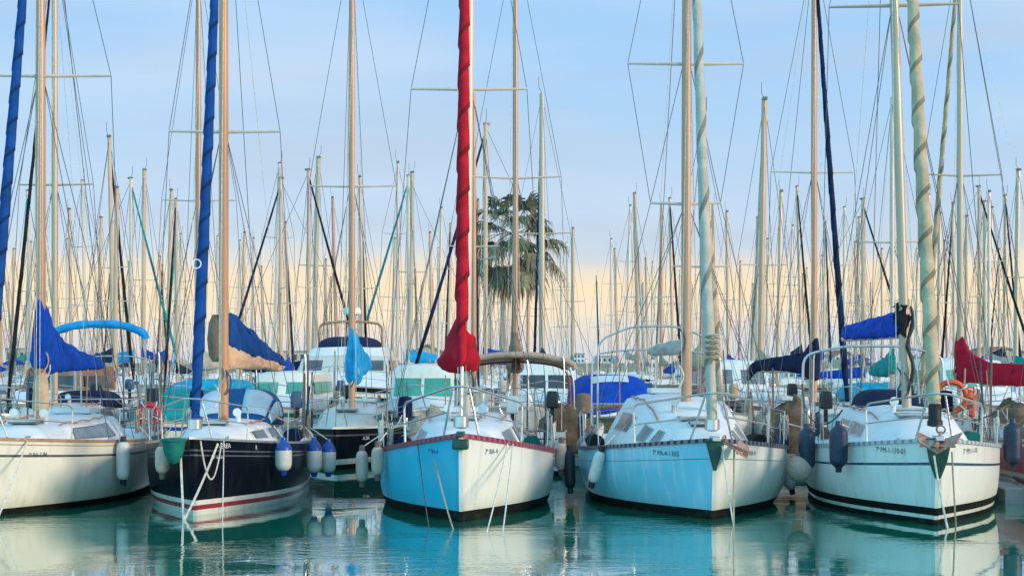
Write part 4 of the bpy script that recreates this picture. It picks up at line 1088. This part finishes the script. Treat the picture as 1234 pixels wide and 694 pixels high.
# ---------------------------------------------------------------- motor boats
G3 = 'motor boats behind the front row'
def motor(label, px, Y, yaw, L, B, fb, hullcol, levels, stripe=None, rail=True, cat='motorboat'):
    """levels: [(y0, y1, half width, z0, z1, slope, material, window material, window z range)]"""
    b = Boat('motorboat', label, cat, stem=(px, Y), yaw=yaw, hull=Hull(L=L, B=B, fb=fb, fm=fb * .8, fs=fb * .8, rake=.8, mx=.45, stern=.88, rm=.9), group=G3)
    b.body([('t', 0, 0), ('t', .1, 1), ('t', .2, 0), ('z', .15, 2)], [hullcol, stripe or hullcol, antifoul], nu=14, rail=steel, deck=deck_old)
    for (y0, y1, w, z0, z1, sl, mat, wm_, wz) in levels:
        rings = []
        for y, z, k in ((y0, z0, .86), (y0 + sl, z1 - .06, .84), (y0 + sl * 1.12, z1, .8), (lerp(y0, y1, .6), z1 + .05, .94), (y1 - .1, z1 + .02, .94), (y1, z1 - .08, .94)):
            rings.append([(-w * (k + .06), y, z0), (-w * (k + .03), y, lerp(z0, z, .6)), (-w * k, y, z - .06 * (z > z0)), (-w * k * .9, y, z), (0, y, z + .04), (w * k * .9, y, z), (w * k, y, z - .06 * (z > z0)), (w * (k + .03), y, lerp(z0, z, .6)), (w * (k + .06), y, z0)])
        c = MB().loft(rings, closed=False).build('cabin', mat, b.root, sharp=35)
        if wm_:
            za, zb = wz
            # windscreen panes on the front slope, then side panes
            def fr(x, z, off=.02):
                t = (z - z0) / (z1 - .06 - z0)
                return Vector((x, y0 + sl * t - off, z + off * .3))
            n = 2
            for i in range(n):
                xa, xb = lerp(-w * .8, w * .8, i / n) + .04, lerp(-w * .8, w * .8, (i + 1) / n) - .04
                q = [fr(xa, za), fr(xb, za), fr(xb * .98, zb), fr(xa * .98, zb)]
                MB().loft([q, [v + Vector((0, .015, 0)) for v in q]]).build('windscreen_pane', wm_, c)
            for sd in (1, -1):
                for i in range(3):
                    ya, yb = lerp(y0 + sl + .15, y1 - .3, i / 3) + .05, lerp(y0 + sl + .15, y1 - .3, (i + 1) / 3) - .05
                    q = []
                    for y, z in ((ya, za), (yb, za), (yb, zb), (ya, zb)):
                        k = lerp(.84, .94, min(1, (y - y0 - sl) / max(.1, (y1 - y0) * .6 - sl)))
                        q.append(Vector((sd * (w * (k + .06 * (1 - (z - z0) / (z1 - z0))) + .022), y, z)))
                    MB().loft([q, [v - Vector((sd * .02, 0, 0)) for v in q]]).build('side_window', wm_, c)
    if rail: b.pulpit(L * .35, .6); b.lifelines(L * .8, 3, .6)
    return b

m1 = motor('large white motor yacht with dark hull, radar mast and dark window band', 402, 52.8, R(2), 14, 4.9, 1.75, gel_navy, [
    (2.6, 11.5, 2.1, 1.5, 2.15, 1.2, deck_white, None, None), (4.2, 11.0, 1.9, 2.1, 2.78, 1.0, gel_old, glass_dark, (2.25, 2.62)), (5.4, 10.5, 1.6, 2.75, 3.1, .6, gel_white, None, None)], stripe=gel_white)
m1.arch(8.5, 1.25, 4.05, 'radar_arch', rail_tan, .05, .1, foot=2.9)
ra = MB().lathe([(.05, .42), (.3, .4), (.36, .28), (.34, .14), (.2, .1), (.1, 0), (.1, -.75), (.02, -.76)], c=(.05, 8.5, 4.3), n=16).build('radar_dome', gel_white, m1.root)
m1.hood(6.2, 9.6, 3.05, 1.2, .5, C_navy)
m2 = motor('motorboat with green tinted windscreen and pale cabin roof left of the turquoise bow', 498, 39.5, R(-2), 8.5, 2.9, 1.3, gel_white, [
    (1.6, 6.8, 1.2, 1.05, 1.55, .6, deck_white, None, None), (2.4, 6.4, 1.0, 1.5, 2.42, .5, gel_cream, glass_green, (1.62, 2.1))], stripe=stripe_grey)
m3 = motor('wooden railed motorboat under a royal blue cockpit tent behind the aqua boat', 757, 37.4, R(2), 8.0, 2.5, 1.22, gel_green, [
    (1.8, 5.2, .8, 1.0, 1.45, .4, gel_cream, None, None)], stripe=teak, rail=False)
m3.hood(2.0, 6.6, 1.15, 1.02, 1.05, C_blue, [(.36, .54, .17, .26)], 'cockpit_tent', steep=.3)
MB().tube(rail_path(m3.h, 7.5, .28), .05, 6).build('wooden_rail', teak, m3.root)
for i in range(12):
    for sd in (1, -1):
        e = m3.h.edge(sd, .3 + i * .6, 0, .0); MB().tube([e, e + Vector((0, 0, .27))], .025, 5).build('rail_post', teak, m3.root)
m4 = motor('low boat under teal and cyan tarpaulins behind the cream sailboat', 180, 38.5, R(-3), 8.2, 2.9, 1.05, gel_white, [
    (2.0, 6.0, 1.0, .8, 1.3, .5, deck_white, None, None)], stripe=C_blue)
m4.hood(1.6, 5.0, .95, 1.2, .85, C_teal, None, 'tarpaulin', steep=.6); m4.hood(4.2, 7.6, .9, 1.25, 1.15, C_cyan, None, 'tarpaulin', steep=.4)
m5 = motor('white motorboat with dark windows right of the tan cockpit arch', 664, 44, R(1), 9, 3.0, 1.35, gel_white, [
    (1.8, 7.5, 1.25, 1.1, 1.6, .7, deck_white, None, None), (2.8, 7.0, 1.05, 1.55, 2.45, .5, gel_white, glass_dark, (1.75, 2.15))], stripe=gel_cream)
m6 = motor('white cabin cruiser with grey windows behind the navy sail cover', 905, 46, R(-1), 9.5, 3.2, 1.4, gel_white, [
    (1.8, 8, 1.3, 1.15, 1.7, .8, deck_white, None, None), (3, 7.6, 1.15, 1.65, 2.55, .6, gel_white, glass_grey, (1.85, 2.3))], stripe=stripe_navy)
m7 = motor('cream cabin cruiser with pale windscreen behind the crimson sail cover', 1225, 44, R(3), 9.5, 3.2, 1.3, gel_cream, [
    (1.8, 8, 1.3, 1.1, 1.65, .8, deck_white, None, None), (3, 7.6, 1.15, 1.6, 2.6, .6, gel_white, glass_green, (1.8, 2.3))], stripe=stripe_navy)
m8 = motor('white motorboat with navy canopy behind the black hulled boat', 316, 43, R(-2), 8.5, 2.9, 1.3, gel_white, [
    (1.8, 7, 1.15, 1.05, 1.5, .7, deck_white, None, None), (2.8, 6.6, 1.0, 1.45, 2.2, .5, gel_cream, glass_green, (1.6, 1.95))], stripe=gel_green)
m9 = motor('white motorboat with a brown cockpit tent behind the cream sailboat, far left', 22, 47, R(-2), 8.5, 3.0, 1.3, gel_white, [
    (1.8, 7, 1.15, 1.05, 1.6, .7, deck_white, None, None), (2.8, 6.6, 1.05, 1.5, 2.4, .5, C_brown, glass_dark, (1.7, 2.1))], stripe=stripe_navy)

for i_, b_ in enumerate((m1, m2, m4, m5, m6, m7, m8, m9)): clutter(b_, 90 + i_, False)
# heaps and gear on the pontoon, seen through the gaps
def heap(label, p, r, h, mat, seed, name='net_pile', cat='net pile'):
    rings = []
    for i in range(7):
        q = i / 6; rr = r * math.cos(q * 1.45)
        rings.append([(rr * math.cos(a) * (1 + .3 * noise.noise(Vector((math.cos(a) * 2, math.sin(a) * 2, seed + q * 3)))), rr * .7 * math.sin(a), h * math.sin(q * 1.5) * (1 + .35 * noise.noise(Vector((math.cos(a) * 1.5, math.sin(a) * 1.5, seed))))) for a in [k * math.pi / 9 for k in range(18)]])
    o = MB().loft(rings).build(name, mat); o.location = p
    return tag(o, label, cat, 'heaps of nets and rope on the pontoon')
net_b = cloth('brown_netting', (.15, .09, .055), .5); net_g = cloth('green_netting', (.03, .10, .06), .5)
heap('brown fishing net heap on the pontoon right of the wine red rail', (at(684, 438, 35.3).x, 35.3, .48), .75, 1.0, net_b, 1)
heap('dark green fishing net heap on the pontoon left of the aqua boat', (at(708, 438, 35.8).x, 35.8, .48), .6, .7, net_g, 2)
heap('brown net heap on the pontoon between the aqua boat and the navy fenders', (at(955, 438, 35.4).x, 35.4, .48), .8, 1.1, net_b, 3)
heap('tan rope heap on the pontoon at the left of the turquoise bow', (at(472, 438, 35.4).x + .8, 35.4, .48), .6, .9, rope_tan, 4)
heap('brown net heap on the pontoon by the right navy fender', (at(1222, 438, 35.4).x, 35.4, .48), .9, 1.1, net_b, 5)
# small red dinghy at the finger pontoon
dg = Boat('dinghy', 'small red dinghy floating at the pontoon right of the boat with the navy stripe', 'dinghy', root=Vector((8.95 + .85, 26.2, 0)), yaw=R(-4), hull=Hull(L=3.0, B=1.35, fb=.42, fm=.34, fs=.36, rake=.3, stern=.9, rm=.8), group=None)
dg.body([('t', 0, 0), ('t', .15, 1), ('t', .22, 0)], [gel_red, boot_white], deck=deck_white, rail=F_black, nu=10)
for y in (1.1, 2.2): MB().box((0, y, .36), (1.15, .26, .04)).build('thwart', teak, dg.root)

# ================================================================ the forest of masts beyond
def proto(name, mm, furl, cover, hullcol, stripe, top, L, spr, mr):
    b = Boat(name, None, None, root=Vector((0, 0, 0)), mast_y=L * .38, hull=Hull(L=L, B=L * .33, fb=1.25, fm=.92, fs=1.0, rake=.4))
    b.body([('t', 0, 0), ('t', .12, 1), ('t', .2, 0), ('z', .14, 2)], [hullcol, stripe, antifoul], nu=10, deck=deck_old)
    b.roof([(1.3, .35, .2, .02), (2.2, .7, .55, .36), (3.6, .95, .75, .48), (L * .66, 1.0, .8, .55)], n=8)
    for sd in (1, -1): b.rf.window(sd, 2.6, L * .5, .35, .8, b.ro, glass_dark)
    b.mast(top, mr, mm, spr, n=8, taper=.06); b.rig(1 if len(spr) == 1 else 0, r=.012, fore=not furl, hal=1); b.boom(2.4, L * .4, lift=False); b.pulpit(1.4, mid=False, r=.018)
    if cover: cover_loft(cover, b.root, b.bp, 0, L * .4, ties=(), prof= [(-.03, -.05, .65, .16, .07), (.3, -.08, .45, .2, .08), (1, -.04, .15, .1, .05)], n=8)
    if furl: furled_jib(b.root, (0, .25, 1.5), b.mtop - Vector((0, 0, .3)), .085, furl, pitch=7, n=14, sides=8)
    index_kids(b.root)
    return b.root
protos = {}
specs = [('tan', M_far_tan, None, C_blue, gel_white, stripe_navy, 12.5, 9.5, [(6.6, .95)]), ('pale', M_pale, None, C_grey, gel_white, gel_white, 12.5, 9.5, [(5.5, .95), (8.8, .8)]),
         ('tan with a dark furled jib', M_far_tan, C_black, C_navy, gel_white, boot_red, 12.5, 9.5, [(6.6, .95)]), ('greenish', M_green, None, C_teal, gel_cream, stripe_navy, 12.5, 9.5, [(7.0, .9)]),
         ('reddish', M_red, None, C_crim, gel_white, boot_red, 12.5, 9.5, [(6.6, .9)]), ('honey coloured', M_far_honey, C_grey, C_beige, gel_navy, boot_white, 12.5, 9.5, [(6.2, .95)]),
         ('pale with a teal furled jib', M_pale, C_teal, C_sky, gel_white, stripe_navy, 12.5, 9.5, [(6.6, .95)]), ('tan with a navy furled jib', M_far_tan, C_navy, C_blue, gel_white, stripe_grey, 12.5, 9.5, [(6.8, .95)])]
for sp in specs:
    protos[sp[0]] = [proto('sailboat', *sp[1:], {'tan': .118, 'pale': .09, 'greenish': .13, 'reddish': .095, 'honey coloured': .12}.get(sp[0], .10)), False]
known = [(36, 230, 'pale with a teal furled jib'), (15, 300, 'tan'), (85, 252, 'tan'), (102, 218, 'pale'), (119, 262, 'tan'), (135, 165, 'tan with a dark furled jib'), (139, 226, 'tan'), (165, 133, 'pale'), (173, 205, 'tan'),
         (195, 152, 'reddish'), (203, 140, 'tan with a dark furled jib'), (217, 282, 'pale'), (262, 285, 'pale'), (292, 280, 'tan'), (333, 197, 'pale'), (347, 268, 'tan with a navy furled jib'), (380, 190, 'greenish'), (404, 238, 'reddish'),
         (436, 213, 'tan with a dark furled jib'), (479, 196, 'pale'), (495, 208, 'greenish'), (520, 280, 'tan'), (541, 270, 'tan with a navy furled jib'), (590, 275, 'pale'), (690, 275, 'greenish'), (737, 288, 'pale'), (743, 300, 'tan'),
         (768, 320, 'pale'), (797, 245, 'honey coloured'), (877, 255, 'tan'), (891, 315, 'reddish'), (918, 120, 'honey coloured'), (912, 262, 'tan'), (952, 272, 'pale'), (966, 330, 'tan'), (1033, 262, 'tan'), (1040, 285, 'greenish'), (1017, 250, 'pale'),
         (1063, 300, 'tan'), (1118, 235, 'pale'), (1187, 243, 'tan'), (1193, 250, 'pale'), (1225, 205, 'greenish'), (1204, 300, 'tan with a navy furled jib'), (1140, 290, 'reddish')]
rnd = random.Random(5)
kinds = [s_[0] for s_ in specs]; wts = [4, 7, 2, 3, 1, 2, 1, 2]
for i in range(115):
    px = rnd.uniform(-30, 1262)
    if 640 < px < 735 and rnd.random() < .7: px = rnd.uniform(0, 600)
    known.append((px, rnd.choice((rnd.uniform(225, 290), rnd.uniform(280, 345), rnd.uniform(280, 345))), rnd.choices(kinds, wts)[0]))
rows = [60.0, 77, 98, 110, 124, 138, 153, 170, 190, 212, 236]
occ = {y: [] for y in rows}; occ[60.0] += [(r8.w((0, 3.4, 0)).x, 1), (r10.w((0, 3.4, 0)).x, 1), (m1.w((0, 3, 0)).x, 1.6)]
far = []
for px, ty, kd in known:
    best = None
    for Y in rows:
        if 556 < px < 692 and Y < 92: continue
        sc = ((HY - ty) / F * Y + H) / 12.5
        x = (px - CX) / F * Y
        if .72 < sc < 1.4 and all(abs(x - x2) > 1.5 * (sc + s2) + .1 for x2, s2 in occ[Y]):
            c = abs(math.log(sc / 1.02))
            if best is None or c < best[0]: best = (c, Y, sc, x)
    if best:
        occ[best[1]].append((best[3], best[2])); far.append((px, best[1], best[2], best[3], kd))
# which front object each distant mast shows behind, for its label
zones = [(-99, 60, 'left of the royal blue sail cover'), (60, 190, 'right of the royal blue sail cover'), (190, 270, 'left of the honey mast'), (270, 375, 'right of the honey mast'),
         (375, 460, 'by the sky blue sail bag'), (460, 555, 'left of the red furled jib'), (555, 690, 'around the palm'), (690, 828, 'over the blue cockpit tent'),
         (828, 945, 'right of the aqua boat mast'), (945, 1095, 'over the navy sail cover'), (1095, 1160, 'left of the crimson cover'), (1160, 1400, 'right of the crimson cover')]
ordn = ['first', 'second', 'third', 'fourth', 'fifth', 'sixth', 'seventh', 'eighth', 'ninth', 'tenth', 'eleventh', 'twelfth', 'thirteenth', 'fourteenth', 'fifteenth']
count = {}
for px, Y, sc, x, kd in sorted(far):
    z = next(zz for a, b_, zz in zones if a <= px < b_)
    key = (kd, z); count[key] = count.get(key, 0) + 1
    root, used = protos[kd]
    o = copy_tree(root) if used else root
    protos[kd][1] = True
    yaw = rnd.choice((0, math.pi)) + R(rnd.uniform(-3, 3)); roll = R(rnd.uniform(-1.6, 1.6))
    d = Matrix.Rotation(yaw, 3, 'Z') @ Vector((0, 9.5 * .38 * sc, 0))
    d += Matrix.Rotation(yaw, 3, 'Z') @ Matrix.Rotation(roll, 3, 'Y') @ Vector((0, 0, 6 * sc)) * 1.0 - Vector((0, 0, 6 * sc))
    o.location = (x - d.x, Y - d.y, 0); o.rotation_euler = (0, roll, yaw); o.scale = (sc, sc, sc)
    art = kd.split(' with ')
    lab = 'far sailboat, %s %s mast%s %s' % (ordn[min(14, count[key] - 1)], art[0], ' with ' + art[1].replace('a ', '').replace(' furled', '') if len(art) > 1 else '', z)
    tag(o, lab, 'sailboat', 'distant sailing boats forming the forest of masts')

# a few boats lying across the channel: their furled jibs and stays slant over the picture
for px, pxj, ty, kd, zone in ((338, 1, 215, 'tan with a navy furled jib', 'in front of the long beige shore building'), (372, -1, 205, 'tan with a dark furled jib', 'over the white motor yacht'), (492, 1, 212, 'pale with a teal furled jib', 'over the green windscreen'),
                             (585, 1, 150, 'tan with a navy furled jib', 'just left of the palm trunk'), (158, -1, 215, 'pale with a teal furled jib', 'over the rolled blue bimini'), (1180, -1, 225, 'tan with a dark furled jib', 'over the crimson cover'), (1040, -1, 240, 'tan with a navy furled jib', 'over the rolled blue mainsail')):
    Y = 69.5 if kd[0] == 't' else 93.5
    sc = ((HY - ty) / F * Y + H) / 12.5; x = (px - CX) / F * Y
    root, used = protos[kd]; o = copy_tree(root)
    yaw = R(68) * -pxj
    d = Matrix.Rotation(yaw, 3, 'Z') @ Vector((0, 9.5 * .38 * sc, 0))
    o.location = (x - d.x, Y - d.y, 0); o.rotation_euler = (0, 0, yaw); o.scale = (sc, sc, sc)
    tag(o, 'far sailboat lying crosswise, its %s jib slanting %s' % (kd.split(' with a ')[1].split()[0], zone), 'sailboat', 'sailing boats lying across the channel')

# ================================================================ palm on the quay
pal = thing('palm_tree', 'tall fan palm with drooping brown leaves standing behind the masts', 'palm tree', (at(615, 438, 88).x, 88, 1.2))
trunk_m = pmat('palm_bark', (0.10, 0.07, 0.05), 0.95, 0, 0.35, 3, stretch=(1, 1, 6), bump=0.8, bscale=6)
leaf_g = pmat('palm_leaf', (0.13, 0.145, 0.08), 0.6, 0, 0.35, 2.5, spec=.3); leaf_o = pmat('older_palm_leaf', (0.21, 0.175, 0.10), 0.7, 0, 0.35, 2.5, spec=.3)
leaf_b = pmat('dry_palm_leaf', (0.24, 0.155, 0.08), 0.85, 0, 0.3, 3, spec=.2)
HC = zat(282, 88) - 1.2
tp = [(.25 * math.sin(i / 10 * 2.2) - .0, 0, HC * i / 10) for i in range(11)]
MB().tube(tp, [.17 - .005 * i + (.05 if i == 0 else 0) for i in range(11)], 12).build('trunk', trunk_m, pal)
topc = Vector(tp[-1])
prn = random.Random(3)
cr, sk = MB(), MB()
def fan(m, base, az, pitch, Lp, Rf, mi, droop, nseg=26):
    d = Vector((math.cos(az) * math.cos(pitch), math.sin(az) * math.cos(pitch), math.sin(pitch)))
    side = Vector((-math.sin(az), math.cos(az), 0)); up = side.cross(d) * -1
    n = 6; pet = [base + d * (Lp * i / n) - Vector((0, 0, droop * .35 * Lp * (i / n) ** 2)) for i in range(n + 1)]
    m.tube(pet, .022, 4, mi=mi)
    hub = pet[-1]; d2 = (pet[-1] - pet[-2]).normalized(); up2 = side.cross(d2) * -1
    for k in range(nseg):
        a = lerp(-1.95, 1.95, k / (nseg - 1)) + prn.uniform(-.04, .04)
        dirv = (d2 * math.cos(a) + side * math.sin(a) + up2 * (.18 * prn.uniform(-.5, 1))).normalized()
        Ls = Rf * prn.uniform(.8, 1.08) * (1 - .25 * abs(a) / 1.95)
        w = Rf * .07; sd2 = dirv.cross(up2).normalized() * w
        p0 = hub; p1 = hub + dirv * Ls * .5 - Vector((0, 0, .05 * droop * Ls)); p2 = hub + dirv * Ls * .8 - Vector((0, 0, (.12 + .22 * droop) * Ls))
        p3 = hub + dirv * Ls * .95 - Vector((0, 0, (.25 + .55 * droop) * Ls))
        m.add([p0 - sd2 * .25, p0 + sd2 * .25, p1 + sd2, p1 - sd2, p2 + sd2 * .6, p2 - sd2 * .6, p3], [(0, 1, 2, 3), (3, 2, 4, 5), (5, 4, 6)], mi)
for i in range(42):
    f = (i + .5) / 42
    pitch = lerp(1.35, -.65, f ** .85) + prn.uniform(-.15, .15)
    fan(cr, topc + Vector((0, 0, prn.uniform(-.25, .25))), i * 2.399 + prn.uniform(-.3, .3), pitch, prn.uniform(1.7, 2.6), prn.uniform(1.05, 1.3), 0 if f < .6 else 1, lerp(.4, 1.15, f), 22)
for i in range(5):
    fan(sk, topc - Vector((0, 0, prn.uniform(.2, .7))), i * 2.399, prn.uniform(-1.2, -.6), prn.uniform(1.0, 1.8), prn.uniform(.9, 1.2), 0, 1.7, 16)
cr.build('crown', [leaf_g, leaf_o], pal, sharp=180); sk.build('dry_leaf_skirt', leaf_b, pal, sharp=180)
fr_ = MB()
for i in range(36):
    p = topc + Vector((.95 + prn.gauss(0, .13), -1.0 + prn.gauss(0, .1), .62 + prn.gauss(0, .3)))
    fr_.box(p, (.09, .09, .09), rz=prn.random(), rx=prn.random())
fo = fr_.build('fruit_cluster', pmat('orange_fruit', (.36, .13, .07), .6), pal); fo['kind'] = 'stuff'

# ================================================================ far buildings on the breakwater
def house(label, pxa, pxb, pytop, Y, wallm, gable, wins, dep=8):
    a, b_ = at(pxa, HY, Y), at(pxb, HY, Y); w = b_.x - a.x; z0 = 2.55; zt = zat(pytop, Y)
    t = thing('building', label, 'building', ((a.x + b_.x) / 2, Y, z0))
    h = zt - z0; we = h * (.62 if gable else 1)
    if gable:
        prof = [(-w / 2, 0), (w / 2, 0), (w / 2, we), (0, h), (-w / 2, we)]
        MB().loft([[(x, y, z) for x, z in prof] for y in (-dep / 2, dep / 2)]).build('wall', wallm, t, sharp=20)
        rp = [(-w / 2 - .3, we - .1), (0, h + .06), (w / 2 + .3, we - .1), (w / 2 + .3, we + .2), (0, h + .4), (-w / 2 - .3, we + .2)]
        MB().loft([[(x, y, z) for x, z in rp] for y in (-dep / 2 - .3, dep / 2 + .3)]).build('roof', tile_roof, t, sharp=20)
    else:
        MB().box((0, 0, h / 2), (w, dep, h)).build('wall', wallm, t, sharp=20)
        MB().box((0, 0, h + .12), (w + .3, dep + .3, .24)).build('roof', concrete, t, sharp=20)
    nx, nz = wins
    for i in range(nx):
        for j in range(nz):
            x = -w / 2 + w * (i + .5) / nx; z = we * (j + .5) / nz + .05
            o = MB().box((x, -dep / 2 - .02, z), (w / nx * .42, .08, we / nz * .5)).build('window', glass_dark, t)
house('beige gabled shed on the far shore left of the red furled jib', 500, 533, 417, 322, plaster, True, (4, 1), 12)
house('long beige low building on the far shore behind the motor yacht with the radar', 340, 398, 424, 324, plaster, False, (7, 1), 12)
house('small white block with a grid of windows on the far shore right of the palm', 690, 703, 427, 323, plaster_w, False, (3, 2), 10)
house('white low block on the far shore, right of the small one with the window grid', 718, 742, 430, 324, plaster_w, False, (4, 1), 10)
house('pale gabled house on the far shore behind the navy sail cover', 1000, 1022, 424, 323, plaster_w, True, (3, 1), 10)
house('beige flat roofed building on the far shore behind the cream sailboat', 18, 80, 421, 325, plaster, False, (8, 1), 12)
house('beige warehouse on the far shore behind the crimson sail cover', 1160, 1230, 420, 325, plaster, True, (8, 1), 14)
